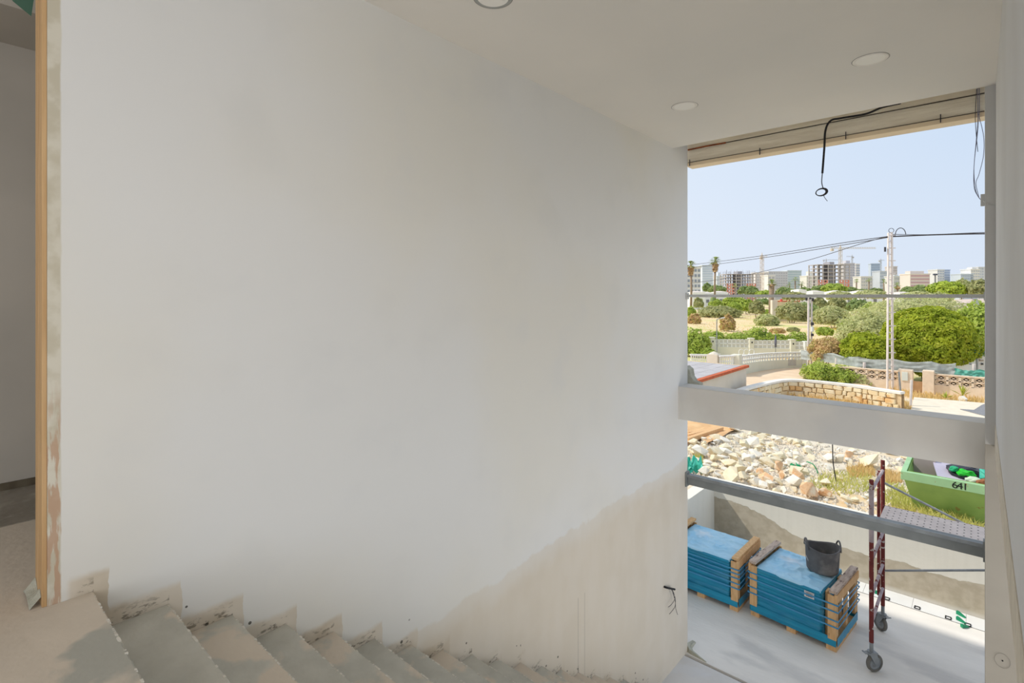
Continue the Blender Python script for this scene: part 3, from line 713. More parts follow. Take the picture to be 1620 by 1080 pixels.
M['skiprim'] = mat('pale_green_skip_rim', C(168,208,160), C(156,198,150), 4, .6, c3=C(170,120,80), s3=14, t3=(.70,.73), spec=.3)
M['lilac'] = mat('lilac_board', C(196,190,206), C(184,178,194), 4, .7); M['bag'] = mat('black_rubbish_bag', C(50,52,60), C(38,40,46), 6, .4)
M['limebag'] = mat('lime_green_bag', C(40,200,50), C(30,170,40), 6, .5); M['brown'] = mat('brown_cardboard', C(160,104,70), C(140,90,60), 6)
M['leaf_big'] = mat('yellow_green_leaves', C(190,198,62), C(160,176,56), 1.6, .6, spec=.2, trans=.4, c3=C(212,212,92), s3=3, t3=(.55,.7))
M['leaf_br'] = mat('bright_green_leaves', C(192,206,98), C(166,188,84), 1.5, .6, trans=.4, c3=C(214,218,124), s3=3, t3=(.55,.7))
M['leaf_ol'] = mat('olive_scrub_leaves', C(186,186,130), C(162,168,114), .8, .7, trans=.35, c3=C(204,198,146), s3=1.5, t3=(.5,.7))
M['leaf_pa'] = mat('pale_grey_green_leaves', C(208,210,152), C(188,194,134), .8, .7, trans=.4, c3=C(220,214,166), s3=1.5, t3=(.5,.7))
M['leaf_dk'] = mat('haze_paled_tree_leaves', C(168,184,118), C(144,166,108), .5, .7, trans=.35, c3=C(194,200,132), s3=1, t3=(.5,.7))  # far tree leaves, distance haze put into the paler colour
M['leaf_dry'] = mat('dry_brown_twigs', C(222,192,140), C(206,178,128), 1.5, .8, trans=.35, c3=C(206,200,122), s3=2, t3=(.5,.65))
M['leaf_pine'] = mat('lime_green_pine', C(186,200,76), C(160,180,70), .5, .7, trans=.2)
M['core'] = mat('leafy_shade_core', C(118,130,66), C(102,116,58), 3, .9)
M['straw'] = mat('straw_grass', C(234,206,150), C(224,196,130), 2, .9, trans=.35); M['weed'] = mat('yellow_green_weeds', C(216,210,128), C(194,196,112), 2, .8, trans=.4)
M['trunk'] = mat('grey_brown_trunk', C(166,146,126), C(140,122,104), 5, .95, .4, 14); M['palmskirt'] = mat('dry_palm_skirt', C(216,184,136), C(196,164,118), 5, .95, .3, 14)
M['frond'] = mat('palm_fronds', C(176,188,118), C(150,168,104), 2, .7, trans=.3)
M['agave'] = mat('blue_green_agave', C(140,172,140), C(120,156,124), 5, .6); M['yucca'] = mat('yellow_green_yucca', C(190,196,80), C(160,176,70), 5, .6)

# ---------------- ground
mb = MB(); ys = list(np.concatenate([np.arange(10.16, 20, .35), np.geomspace(20, 3000, 70)])); nx = 60
for Y in ys:
    x0, x1 = -1.1*Y-14, .55*Y+12
    for i in range(nx+1):
        X = x0+(x1-x0)*i/nx; bump = .10*noise.noise(Vector((X*.7, Y*.7, 0)))+.04*noise.noise(Vector((X*2, Y*2, 4)))
        if Y > 24: bump = (.05 if Y < 45 else .35)*noise.noise(Vector((X*.06, Y*.06, 2)))-(.06 if Y < 45 else .0)
        if Y < 10.6: bump = -.02
        mb.v.append((X, Y, g(Y)+bump))
nr = len(ys)
cut = [i for i, Y in enumerate(ys) if Y > 31][0]
m1 = MB(); m1.v = mb.v; m2 = MB(); m2.v = list(mb.v)
for i in range(nr-1):
    for k in range(nx):
        a = i*(nx+1)+k; (m1 if i < cut else m2).f.append((a, a+1, a+nx+2, a+nx+1))
def trim(m):
    used = sorted({i for f in m.f for i in f}); mp = {u: i for i, u in enumerate(used)}
    o = MB(); o.v = [m.v[u] for u in used]; o.f = [tuple(mp[i] for i in f) for f in m.f]; return o
struct('ground', trim(m1), M['rubbleground'], smooth=True)
struct('ground.001', trim(m2), M['field'], smooth=True)
mb = MB(); mb.box(-16, -3.95, 6.6, 10.2, -.3, .86); struct('ground.002', mb, M['rubbleground'])
# street and pavement
def slab(name, poly, z, m, thick=.12):
    mb = MB(); mb.prism(poly, z-thick, z); return struct(name, mb, m)
slab('street', [(-12.6,26.0),(-7.6,27.6),(-7.0,29.3),(-4.2,29.2),(-4.4,34.2),(-8.3,42),(-10.2,41),(-13.5,33)], -.36, M['road'])
pv = [ong(1447,634), ong(1556,644), ong(1620,668), ong(1500,652), ong(1445,648)]
slab('pavement', [(p.x,p.y) for p in (ong(1446,633.5),ong(1475,636),ong(1512,639),ong(1556,643),ong(1600,648),ong(1600,672),ong(1441,652))], -.30, M['pave'])
slab('street.001', [(p.x,p.y) for p in (ong(1519,653),ong(1541,654.5),ong(1553,647),ong(1575,640),ong(1610,680),ong(1560,664))], -.272, M['asphalt'], .14)

def ep(u, v):
    p = ong(1078+(118-70*v)*u, 668+32*v+6*math.sin(9*u)*v); return (p.x, p.y, p.z+.10+.05*noise.noise(Vector((u*6, v*6, 1))))
mb = MB(); mb.grid(ep, 30, 14); struct('ground.003', mb, mat('orange_bare_earth', C(232,192,142), C(218,172,122), 2, .95, .5, 14), smooth=True)
# ---------------- rocks
def rock_mesh(seed, name, m, flat=1.0):
    rn = random.Random(seed); b = bmesh.new()
    for _ in range(13):
        v = Vector((rn.gauss(0,1), rn.gauss(0,1), rn.gauss(0,1))).normalized()*rn.uniform(.75, 1.05)
        b.verts.new((v.x*.5, v.y*.40, v.z*.34*flat))
    bmesh.ops.convex_hull(b, input=b.verts)
    bmesh.ops.delete(b, geom=[v for v in b.verts if not v.link_faces], context='VERTS')
    me = bpy.data.meshes.new(name); b.to_mesh(me); b.free(); me.materials.append(m); return me
RM = [rock_mesh(i, 'rock', M['rock'] if i % 3 else M['rockw'], 1.0 if i % 2 else .7) for i in range(10)]
RO = [rock_mesh(40+i, 'rock', M['rocko']) for i in range(3)]
def rock(p, s, me, label, group=None, rot=None, sink=.12, sc=(1,1,1)):
    o = bpy.data.objects.new('rock', me); COL.objects.link(o)
    o.location = (p.x, p.y, p.z+s*.30*(1-sink)); o.scale = (s*sc[0], s*sc[1], s*sc[2])
    rn = random.Random(int(p.x*1000)+int(p.y*777))
    o.rotation_euler = rot or (rn.uniform(-.5,.5), rn.uniform(-.5,.5), rn.uniform(0,6.28))
    return tag(o, label, 'rock', group)
TAKEN = []
for px, py, w_, kind, lab in (
    (1202,748,17,'o','tall orange and white rock standing left in the orange cluster'),
    (1213,757,24,'o','pale topped orange rock leaning at the front of the orange cluster'),
    (1233,741,26,'o','broad orange slab rock behind the orange cluster'),
    (1236,753,19,'o','rounded deep orange rock in the middle of the orange cluster'),
    (1262,753,24,'o','orange and white rock right of the orange cluster'),
    (1281,777,33,'o','largest orange boulder at the foot of the heap by the wall'),
    (1304,781,21,'o','low flat orange rock right of the largest orange boulder'),
    (1169,718,17,'p','square cut white block standing in the middle of the heap'),
    (1151,732,28,'p','flat triangular cream slab low in the heap'),
    (1172,742,25,'p','rounded flat cream slab beside the grey chips'),
    (1131,724,24,'p','long cream rock with a shaded front edge left in the heap'),
    (1114,697,14,'w','white upright rock beside the timber beam'),
    (1113,745,20,'w','white angular rock right of the turquoise sheet'),
    (1377,730,38,'p','big smooth round boulder near the scaffold top'),
    (1344,723,22,'o','tan orange rock left of the big round boulder'),
    (1312,724,22,'w','white slanted rock beside the thin iron stake'),
    (1329,726,20,'w','grey white rock right of the thin iron stake')):
    p = ong(px, py+w_*.25); t = proj(p)[2]; s = w_*t/FPX*1.12
    me = {'o': RO, 'p': RM[1::3]+RM[2::3], 'w': RM[0::3]}[kind]
    rock(p, s, me[(px+py) % len(me)], lab, sink=.05, sc=(1,1,1.15) if kind != 'p' else (1,1,.9)); TAKEN.append((p.x, p.y, s*.5))
def rocklab(s, mi, px, up):
    a = 'big' if s > .36 else 'middling' if s > .2 else 'small'; b_ = 'flat' if mi % 2 == 0 else 'blocky'; c = 'white' if mi % 3 == 0 else 'cream'
    d = 'left part' if px < 1190 else 'middle' if px < 1290 else 'right part'; e_ = 'near the garden wall' if up < 45 else 'towards the beam'
    l = '%s %s %s rock in the %s of the rubble, %s' % (a, b_, c, d, e_); return l, 'rubble rocks: '+l
rn = random.Random(21); cnt = 0; tries = 0
placed = list(TAKEN)
while cnt < 272 and tries < 30000:
    tries += 1
    px = rn.uniform(1090, 1440); py = rn.uniform(672, 800)
    if py < 660+(px-1087)*.16 or py > 745+(px-1087)*.245: continue
    lo = 745+(px-1087)*.245
    if px > 1280 and rn.random() < .72: continue
    if px > 1290 and 745 < py < 785 and rn.random() < .85: continue
    if px < 1150 and py < 692+(1150-px)*.22: continue
    p = ong(px, py)
    if p.x > -1.25 and p.y > 10.9: continue
    s = rn.choice((.14,.18,.22,.28,.34,.42,.5))*(1.0 if px < 1280 else .6)*(1+.02*(p.y-11))
    if any((p.x-a)**2+(p.y-b_)**2 < (.72*(s*.5+c))**2 for a, b_, c in placed): continue
    mi = rn.randrange(10); rock(p, s, RM[mi], *rocklab(s, mi, px, lo-py)); cnt += 1
    placed.append((p.x, p.y, s*.5))
# chips between the rocks
mb = MB(); tt = [(-.5,-.4,0),(.5,-.35,.05),(.4,.45,0),(-.4,.4,.1),(0,.05,.55)]
for _ in range(5200):
    Y = rn.uniform(10.4, 17.5); X = rn.uniform(-.45*Y-.6, -.02*Y+.2)
    if X > -1.2 and 11 < Y < 13.5: continue
    s = rn.uniform(.03,.10); a = rn.uniform(0,6.28); ca_, sa_ = math.cos(a)*s, math.sin(a)*s; z = g(Y)+.10*noise.noise(Vector((X*.7,Y*.7,0)))-.01
    mb.add([(X+q[0]*ca_-q[1]*sa_, Y+q[0]*sa_+q[1]*ca_, z+q[2]*s*1.2) for q in tt], [(0,1,4),(1,2,4),(2,3,4),(3,0,4)])
o = obj('rubble_chips', mb, M['gravel'], kind='stuff'); tag(o, 'small pale stone chips strewn between the rocks', 'rubble')
# timber beams left of the heap
for (a, b_, lab) in (((1086,703),(1141,684),'long weathered timber beam nearest the rocks on the left'),((1086,697),(1118,688.5),'short weathered timber beam behind the long one on the left'),((1086,692),(1108,690.5),'thin pale timber batten behind the two beams on the left')):
    p, q = ong(*a), ong(*b_); p.z += .12; q.z += .12; mb = MB(); mb.bar(p, q, .15, .13)
    tag(obj('timber_beam', mb, M['pine'], bevel=.01), lab, 'timber')
# sheets caught in the heap
def crumple(name, px, py, w_, h_, m, label, seed, fold=.35):
    p = ong(px, py); t = proj(p)[2]; W_ = w_*t/FPX; H_ = h_*t/FPX; R = Matrix.Rotation(TH*.9, 3, 'Z')
    def fn(u, v):
        n_ = noise.noise(Vector((u*4+seed, v*4, seed))); n2 = noise.noise(Vector((u*9, v*9+seed, 3)))
        q = R @ Vector(((u-.5)*W_*(1-.5*v*fold), .25*W_*(v-.3)+.34*W_*n_, 0)); return (p.x+q.x+.08*W_*n2, p.y+q.y, p.z-.02+H_*v*(.60+.55*n_)+.11*W_*n2)
    mb = MB(); mb.grid(fn, 16, 14); return tag(obj(name, mb, m, smooth=False), label, 'sheeting')
crumple('plastic_sheet', 1096, 747, 36, 34, M['turq'], 'crumpled turquoise plastic sheet at the left edge of the rubble', 1)
crumple('green_netting', 1262, 748, 30, 18, M['netgreen'], 'bright green netting scrap caught on the orange rocks', 2, 1.2)
p = ong(1281,748); mb = MB(); mb.tube(sm([p+Vector((-.06,0,.25)),p+Vector((.08,0,.2)),p+Vector((.16,.02,.02)),p+Vector((.08,.03,-.02))]), .012, 5)
tag(obj('green_strap', mb, M['netgreen'], smooth=True), 'thin loop of green strap hanging right of the netting scrap', 'strap')
p = ong(1325,766); q = ont(1317,702,proj(p)[2]-.3); mb = MB(); mb.tube(sm([p-Vector((0,0,.1)),p*.5+q*.5+Vector((-.03,0,0)),q]), .011, 6)
tag(obj('iron_stake', mb, M['wire'], smooth=True), 'thin dark iron stake leaning in the yellow weeds', 'stake')

# ---------------- blades
def blades(name, spots, m, label, cat, h=(.08,.22), wd=.012, lean=.5, seed=1, parent=None):
    rn = random.Random(seed); mb = MB()
    for X, Y, z in spots:
        hh = rn.uniform(*h); a = rn.uniform(0,6.28); l = rn.uniform(0,lean)*hh; w2 = wd*rn.uniform(.6,1.3); ca_, sa_ = math.cos(a), math.sin(a); b_ = rn.uniform(0,6.28)
        dx, dy = l*math.cos(b_), l*math.sin(b_)
        mb.add([(X-w2*ca_,Y-w2*sa_,z),(X+w2*ca_,Y+w2*sa_,z),(X+w2*.6*ca_+dx*.5,Y+w2*.6*sa_+dy*.5,z+hh*.6),(X+dx,Y+dy,z+hh)], [(0,1,2,3)])
    o = obj(name, mb, m, kind='stuff', parent=parent)
    if label: tag(o, label, cat)
    return o
def scatter(polypx, n, seed):
    rn = random.Random(seed); xs = [p[0] for p in polypx]; ys_ = [p[1] for p in polypx]; out = []
    def ins(x, y):
        c = False; j = len(polypx)-1
        for i in range(len(polypx)):
            (xi, yi), (xj, yj) = polypx[i], polypx[j]
            if (yi > y) != (yj > y) and x < (xj-xi)*(y-yi)/(yj-yi)+xi: c = not c
            j = i
        return c
    while len(out) < n:
        x, y = rn.uniform(min(xs), max(xs)), rn.uniform(min(ys_), max(ys_))
        if ins(x, y): p = ong(x, y); out.append((p.x, p.y, p.z-.03))
    return out
blades('weeds', scatter([(1275,770),(1300,752),(1340,748),(1380,752),(1382,778),(1330,785),(1300,778)], 900, 4), M['weed'], 'yellow green weeds round the iron stake', 'weeds', (.06,.20), .012, .9)
blades('weeds', scatter([(1400,765),(1432,775),(1450,800),(1500,815),(1556,835),(1556,862),(1440,812),(1400,800)], 1700, 5), M['weed'], 'green and yellow weeds between scaffold and green skip', 'weeds', (.06,.22), .012, .9)
blades('weeds', scatter([(1340,742),(1380,735),(1385,752),(1345,756)], 700, 6), M['straw'], 'orange dry grass below the big round boulder', 'weeds', (.08,.2), .014)
blades('weeds', scatter([(1400,748),(1425,752),(1428,765),(1402,765)], 500, 7), M['straw'], 'dry grass tuft left of the green skip', 'weeds', (.08,.2), .014)
blades('weeds', scatter([(1098,722),(1112,722),(1112,732),(1100,732)], 160, 8), M['weed'], 'small green weed above the turquoise sheet', 'weeds', (.08,.2), .014)

# ---------------- skip
sk = thing('skip_container', 'light green rubbish skip numbered 641 standing on the weeds', 'skip', (-.95, 11.6, .75))
zb, zr = .80, 1.47
F = [(-.86,11.82,zb-.06),(1.6,11.82,zb-.06),(1.6,13.3,zb-.06),(-.86,13.3,zb-.06)]; T_ = [(-1.0,11.54,zr-.13),(1.75,11.54,zr-.13),(1.75,13.6,zr-.13),(-1.0,13.6,zr-.13)]
Fi = [(x*1.0+(.03 if x < 0 else -.03), y+(.04 if y < 12.5 else -.04), z+.05) for x, y, z in F]; Ti = [(x+(.06 if x < 0 else -.06), y+(.06 if y < 12.5 else -.06), zr) for x, y, z in T_]
mb = MB(); mb.add(F+T_+Fi+Ti, [(3,2,1,0)]+[(i,(i+1)%4,4+(i+1)%4,4+i) for i in range(4)]+[(8,9,10,11)]+[(8+i,12+i,12+(i+1)%4,8+(i+1)%4) for i in range(4)]+[(4+i,4+(i+1)%4,12+(i+1)%4,12+i) for i in range(4)])
obj('skip_body', mb, M['skipg'], sk)
mb = MB()
for (x0,x1,y0,y1) in ((-1.04,1.79,11.50,11.57),(-1.04,1.79,13.56,13.63),(-1.04,-.96,11.57,13.56),(1.70,1.79,11.57,13.56)): mb.box(x0,x1,y0,y1,zr-.15,zr)
obj('rim', mb, M['skiprim'], sk, bevel=.008)
for x in (.12, 1.2):
    mb = MB(); mb.box(x, x+.16, 11.72, 11.86, .60, .84); obj('skip_foot', mb, M['skipg'], sk, bevel=.01)
for px, ch in ((1510.5,'6'),(1518.5,'4'),(1527,'1')):
    p = onY(px, 762, 11.495); cu = bpy.data.curves.new('number', 'FONT'); cu.body = ch; cu.size = .155; cu.align_x = 'CENTER'; cu.align_y = 'CENTER'; cu.extrude = .001; cu.offset = .0
    tmp = bpy.data.objects.new('number', cu); COL.objects.link(tmp); dg = bpy.context.evaluated_depsgraph_get(); me = bpy.data.meshes.new_from_object(tmp.evaluated_get(dg)); bpy.data.objects.remove(tmp)
    me.materials.clear(); me.materials.append(M['ink'])
    o = bpy.data.objects.new('painted_number', me); COL.objects.link(o); o.parent = sk; o.location = Vector((p.x, 11.497, zr-.078))-sk.location; o.rotation_euler = (PI/2, 0, 0); o.scale = (1.1,1,1)
def lump(name, c, r, m, label, seed, cat):
    b = bmesh.new(); bmesh.ops.create_icosphere(b, subdivisions=3, radius=1)
    for v in b.verts:
        k = 1+.35*noise.noise(v.co*1.7+Vector((seed,0,0)))+.12*noise.noise(v.co*5); v.co = Vector((v.co.x*r[0]*k, v.co.y*r[1]*k, v.co.z*r[2]*k))
    me = bpy.data.meshes.new(name); b.to_mesh(me); b.free(); me.materials.append(m)
    o = bpy.data.objects.new(name, me); COL.objects.link(o); o.location = c; return tag(o, label, cat)
mb = MB(); mb.add([(-.52,11.68,1.36),(-.66,12.45,1.56),(-.10,12.5,1.50),(.05,11.70,1.34),(-.52,11.70,1.32),(-.66,12.47,1.52),(-.10,12.52,1.46),(.05,11.72,1.30)], [(0,1,2,3),(7,6,5,4),(0,4,5,1),(1,5,6,2),(2,6,7,3),(3,7,4,0)])
tag(obj('board', mb, M['lilac']), 'pale lilac board tilted inside the green skip', 'board')
mb = MB(); mb.box(-.92,-.60,12.3,12.5,.9,1.62); tag(obj('panel', mb, mat('pinkish_grey_panel', C(178,164,164), C(168,154,154), 4)), 'pinkish grey panel upright at the left inside the green skip', 'board')
lump('rubbish_bag', (-.16,12.15,1.46), (.30,.22,.14), M['bag'], 'black rubbish bag in the green skip behind the lilac board', 1, 'bag')
lump('rubbish_bag', (-.17,11.98,1.50), (.12,.10,.07), M['limebag'], 'lime green plastic bag on top of the black bag in the skip', 2, 'bag')
lump('rubbish_bag', (-.33,12.02,1.53), (.07,.06,.05), M['netgreen'], 'small sea green plastic scrap beside the lime green bag in the skip', 6, 'bag')
lump('cardboard_lump', (.05,11.72,1.43), (.11,.08,.09), M['brown'], 'brown crumpled cardboard at the skip rim above the number', 3, 'cardboard')
lump('foam_sheet', (-.06,11.85,1.44), (.12,.08,.05), mat('pale_green_foam', C(206,220,196), C(190,206,180), 5), 'pale green foam scrap left of the brown cardboard in the skip', 4, 'foam')
def tq(u, v): n_ = noise.noise(Vector((u*4, v*4, 9))); return (.0+.95*u, 12.0-.42*v*(.2+u*.8)+.10*n_, 1.66-.28*v+.08*n_-.02*u)
mb = MB(); mb.grid(tq, 18, 10); tag(obj('plastic_sheet', mb, M['turq']), 'turquoise plastic sheet draped in the right of the green skip', 'sheeting')
mb = MB(); mb.bar((.08,11.75,1.44),(.55,11.95,1.66),.03,.03); tag(obj('batten', mb, M['turq']), 'thin turquoise batten lying across the sheet in the skip', 'batten')

# ---------------- neighbour's terrace
nb = thing('neighbour_terrace', 'grey tiled terrace roof with red edge tile beyond the beam, left', 'terrace', (-11,23,1.2))
mb = MB(); mb.box(-17,-8.34,18.6,26.2,-.6,1.14); obj('terrace_wall', mb, M['beige'], nb)
mb = MB(); mb.box(-17,-8.27,18.4,26.3,1.14,1.20); rt = obj('roof_slab', mb, M['joint'], nb)
mb = MB(); x = -16.9
while x < -8.5:
    y = 18.5
    while y < 26.0: mb.box(x+.008, min(x+.59,-8.46), y+.008, y+.29, 1.20, 1.212+.004*random.random()); y += .3
    x += .6
obj('roof_tiles', mb, M['rooftile'], nb, kind='stuff')
y = 18.4
while y < 26.2:
    mb = MB(); mb.box(-8.44,-8.24,y+.004,min(y+.327,26.3),1.20,1.235); mb.box(-8.265,-8.235,y+.004,min(y+.327,26.3),1.12,1.20); obj('edge_tile', mb, M['redtile'], nb, bevel=.006); y += .331

# ---------------- stone planter wall with white coping
cp = [(1176,616.5),(1190,612),(1214,606),(1240,601),(1262,600.6),(1290,602.5),(1320,605.5),(1350,609),(1388,614.5),(1425,620)]
CPZ = .42
pl = [onz(a, b_, CPZ) for a, b_ in cp]; pl = sm(pl, 6)
pw = thing('stone_garden_wall', 'curved tan stone wall with white coping in front of the street', 'wall', (-5,28.5,-.3))
def off(pl, d):
    out = []
    for i, p in enumerate(pl):
        t = (pl[min(i+1,len(pl)-1)]-pl[max(i-1,0)]).normalized(); n_ = Vector((t.y,-t.x,0)); out.append(p+n_*d)
    return out
a_, b_ = off(pl, .02), off(pl, -.32)
mb = MB(); n_ = len(pl)
for i in range(n_): mb.v += [(a_[i].x,a_[i].y,CPZ-.10),(a_[i].x,a_[i].y,CPZ),(b_[i].x,b_[i].y,CPZ),(b_[i].x,b_[i].y,CPZ-.10)]
for i in range(n_-1):
    for q in range(4): mb.f.append((i*4+q,(i+1)*4+q,(i+1)*4+(q+1)%4,i*4+(q+1)%4))
mb.f += [(0,1,2,3),tuple((n_-1)*4+q for q in (3,2,1,0))]
obj('coping', mb, M['coping'], pw, fix=True)
a2, b2 = off(pl, -.06), off(pl, -.27); mb = MB()
for i in range(n_): mb.v += [(a2[i].x,a2[i].y,-.75),(a2[i].x,a2[i].y,CPZ-.1),(b2[i].x,b2[i].y,CPZ-.1),(b2[i].x,b2[i].y,-.75)]
for i in range(n_-1):
    for q in range(4): mb.f.append((i*4+q,(i+1)*4+q,(i+1)*4+(q+1)%4,i*4+(q+1)%4))
obj('wall_core', mb, M['joint'], pw, fix=True)
cum = [0]
for i in range(1, n_): cum.append(cum[-1]+(pl[i]-pl[i-1]).length)
def along(s_):
    i = max(0, min(n_-2, int(np.searchsorted(cum, s_))-1)); f = (s_-cum[i])/(cum[i+1]-cum[i]); t = (pl[i+1]-pl[i]).normalized(); return pl[i].lerp(pl[i+1], f), t
rn = random.Random(8); zrow = CPZ-.115
for row in range(4):
    hgt = rn.uniform(.19,.27); s_ = rn.uniform(0,.1)
    while s_ < cum[-1]-.3:
        L_ = rn.uniform(.18,.52); dzs = rn.uniform(-.03,.03); tl = rn.uniform(-.12,.12); p, t = along(s_+L_/2); nn = Vector((t.y,-t.x,0)); q = []
        for kx, kz in ((-1,-1),(-.2,-1.02),(1,-1),(1.02,0),(1,1),(.1,1.02),(-1,1),(-1.02,.1)):
            q.append((kx*(L_/2-.006)*rn.uniform(.80,1.02)+tl*kz*hgt/2, kz*(hgt/2-.004)*rn.uniform(.80,1.08)+tl*kx*.1))
        d = rn.uniform(.0,.03); zc = zrow-hgt/2+dzs*(row>0); mb = MB(); m_ = len(q)
        for dd, f in ((-.05,1),(d-.012,1),(d+.012,.82)): mb.v += [tuple(p+t*(x*f)+nn*dd+Vector((0,0,zc-p.z+z*f))) for x, z in q]
        for lv in (0, m_): mb.f += [(lv+i, lv+(i+1)%m_, lv+m_+(i+1)%m_, lv+m_+i) for i in range(m_)]
        mb.f.append(tuple(2*m_+i for i in range(m_)))
        obj('stone', mb, M['stone'] if rn.random() < .55 else M['stone2'], pw, fix=True); s_ += L_
    zrow -= hgt
for (px, py, an, L_, lab) in ((1326,627.5,.55,1.5,'white concrete kerb lying leftmost before the stone wall'),(1352,629.5,.55,1.3,'white concrete kerb in the middle of the row before the stone wall'),(1361,631.5,.55,1.3,'white concrete kerb just right of the middle one'),(1382,634.5,-.9,1.0,'white concrete kerb lying at the opposite slant on the right')):
    p = ong(px, py); Mx = Matrix.Translation((p.x,p.y,p.z+.12)) @ Matrix.Rotation(an-1.0, 4, 'Z'); mb = MB(); mb.box(-.14,.14,-L_/2,L_/2,-.1,.1,Mx); tag(obj('kerb', mb, M['kerb'], bevel=.01), lab, 'kerb')
p = ong(1244, 624); mb = MB(); Mx = Matrix.Translation((p.x,p.y,p.z+.15)) @ Matrix.Rotation(.3,4,'Z'); mb.box(-.32,.32,-.3,.3,-.15,.15,Mx)
tag(obj('concrete_block', mb, M['kerb'], bevel=.01), 'white concrete block in the dry grass under the curved coping', 'block')
blades('dry_grass', scatter([(1200,614),(1260,612),(1300,620),(1400,632),(1440,640),(1440,652),(1300,640),(1200,624)], 3000, 14), M['straw'], 'orange dry grass in front of the stone garden wall', 'grass', (.1,.35), .03)
for (a, b_, r_, m, lab) in (((1427,636),(1422,588),.035,M['galv'],'thin grey leaning pole by the stone wall end'),((1440,646),(1442,601),.05,M['pylon'],'thin tan wooden pole right of the grey leaning pole'),):
    p = ong(*a); q = ont(b_[0], b_[1], proj(p)[2]); mb = MB(); mb.cyl(p-Vector((0,0,.2)), q, r_, n=8); tag(obj('thin_pole', mb, m), lab, 'pole')

# ---------------- curved cream wall of the villa across the street
vw = thing('villa_street_wall', 'cream curved street wall with white pierced band across the street', 'wall', (-10.3,37,-.4))
vp = sm([Vector(q) for q in ((-11.05,33.4,0),(-10.45,37.2,0),(-8.97,40.4,0))], 12)
def ztop(i): f = i/(len(vp)-1); return .84-.18*f
v1, v2 = off(vp, .0), off(vp, -.2); nv = len(vp); mb = MB()
for i in range(nv): z = ztop(i)-.50; mb.v += [(v1[i].x,v1[i].y,-.8),(v1[i].x,v1[i].y,z),(v2[i].x,v2[i].y,z),(v2[i].x,v2[i].y,-.8)]
for i in range(nv-1):
    for q in range(4): mb.f.append((i*4+q,(i+1)*4+q,(i+1)*4+(q+1)%4,i*4+(q+1)%4))
obj('solid_wall', mb, M['fence'], vw, fix=True)
mb = MB()
for i in range(nv-1):
    for zz, h2 in ((.0,.05),(-.26,.035),(-.5,.04)):
        p, q = vp[i], vp[i+1]; mb.bar((p.x-.1,p.y,ztop(i)+zz-.02),(q.x-.1,q.y,ztop(i+1)+zz-.02), .17, h2)
obj('wall_bands', mb, M['fwhite'], vw)
mb = MB(); cu_ = [0]
for i in range(1, nv): cu_.append(cu_[-1]+(vp[i]-vp[i-1]).length)
s_ = .15
while s_ < cu_[-1]-.1:
    i = max(0, min(nv-2, int(np.searchsorted(cu_, s_))-1)); f = (s_-cu_[i])/(cu_[i+1]-cu_[i]); p = vp[i].lerp(vp[i+1], f); t = (vp[i+1]-vp[i]).normalized(); zt = ztop(i+f)
    for base in (-.26, -.5):
        arc = [p+Vector((-.08,0,0))+t*(.14*math.cos(a))+Vector((0,0,zt+base+.20*math.sin(a))) for a in [k*PI/6 for k in range(7)]]
        for k in range(6): mb.bar(arc[k], arc[k+1], .10, .05, up=(1,0,0))
    s_ += .30
obj('pierced_blocks', mb, M['fwhite'], vw, kind='stuff')
for p, zt in ((vp[0],.92),(vp[-1],.76)):
    mb = MB(); mb.box(p.x-.42 if zt > .9 else p.x-.3, p.x+.08, p.y-.25, p.y+.3, -.8, zt); obj('wall_pier', mb, M['fence'], vw, bevel=.02)
p, t = vp[-6], (vp[-5]-vp[-6]).normalized(); nn = Vector((t.y,-t.x,0)); c = p+nn*.01+Vector((0,0,-.0)); mb = MB(); mb.bar(c-t*.35+Vector((0,0,.0)), c+t*.35, .03, .42, up=(0,0,1)); obj('meter_hatch', mb, mat('grey_hatch', C(200,196,188), C(188,184,176), 6), vw)
# white balusters left of it
bl = thing('white_balustrade', 'row of white turned balusters left of the cream street wall', 'balustrade', at(1150,32,-.4))
P0, P1 = at(1137.5,32,0), at(1167,32.3,0); nb_ = 10
mb = MB(); mb.bar(P0+Vector((0,0,.86)), P1+Vector((0,0,.86)), .2, .07); obj('top_rail', mb, M['fwhite'], bl)
mb = MB(); mb.bar(P0+Vector((0,0,-.1)), P1+Vector((0,0,-.1)), .22, .9); obj('base_wall', mb, M['fence'], bl)
for i in range(nb_):
    p = P0.lerp(P1, (i+.5)/nb_); mb = MB(); mb.lathe([(.045,.35),(.03,.42),(.06,.52),(.03,.66),(.05,.78),(.05,.83)], 8, Matrix.Translation((p.x,p.y,0))); obj('baluster', mb, M['fwhite'], bl, smooth=True)
bl2 = thing('white_balustrade', 'short run of white balusters at the far left beside the beige pillar', 'balustrade', at(1110,33,-.4))
P0, P1 = at(1092,33.2,0), at(1123,33,0)
mb = MB(); mb.bar(P0+Vector((0,0,.80)), P1+Vector((0,0,.80)), .2, .10); obj('top_rail', mb, M['fwhite'], bl2)
mb = MB(); mb.bar(P0+Vector((0,0,-.1)), P1+Vector((0,0,-.1)), .22, .9); obj('base_wall', mb, M['fence'], bl2)
for i in range(9):
    p = P0.lerp(P1, (i+.5)/9); mb = MB(); mb.lathe([(.045,.35),(.03,.42),(.06,.52),(.03,.62),(.05,.72),(.05,.77)], 8, Matrix.Translation((p.x,p.y,0))); obj('baluster', mb, M['fwhite'], bl2, smooth=True)
p = at(1129.5,32.4,0); mb = MB(); mb.box(-.32,.32,-.3,.3,-.6,.95,Matrix.Translation(p)); mb.lathe([(.30,.95),(.26,1.0),(.0,1.12)],10,Matrix.Translation(p))
tag(obj('gate_pillar', mb, M['beige'], bevel=.02), 'stubby beige pillar between the two white balustrades', 'pillar')
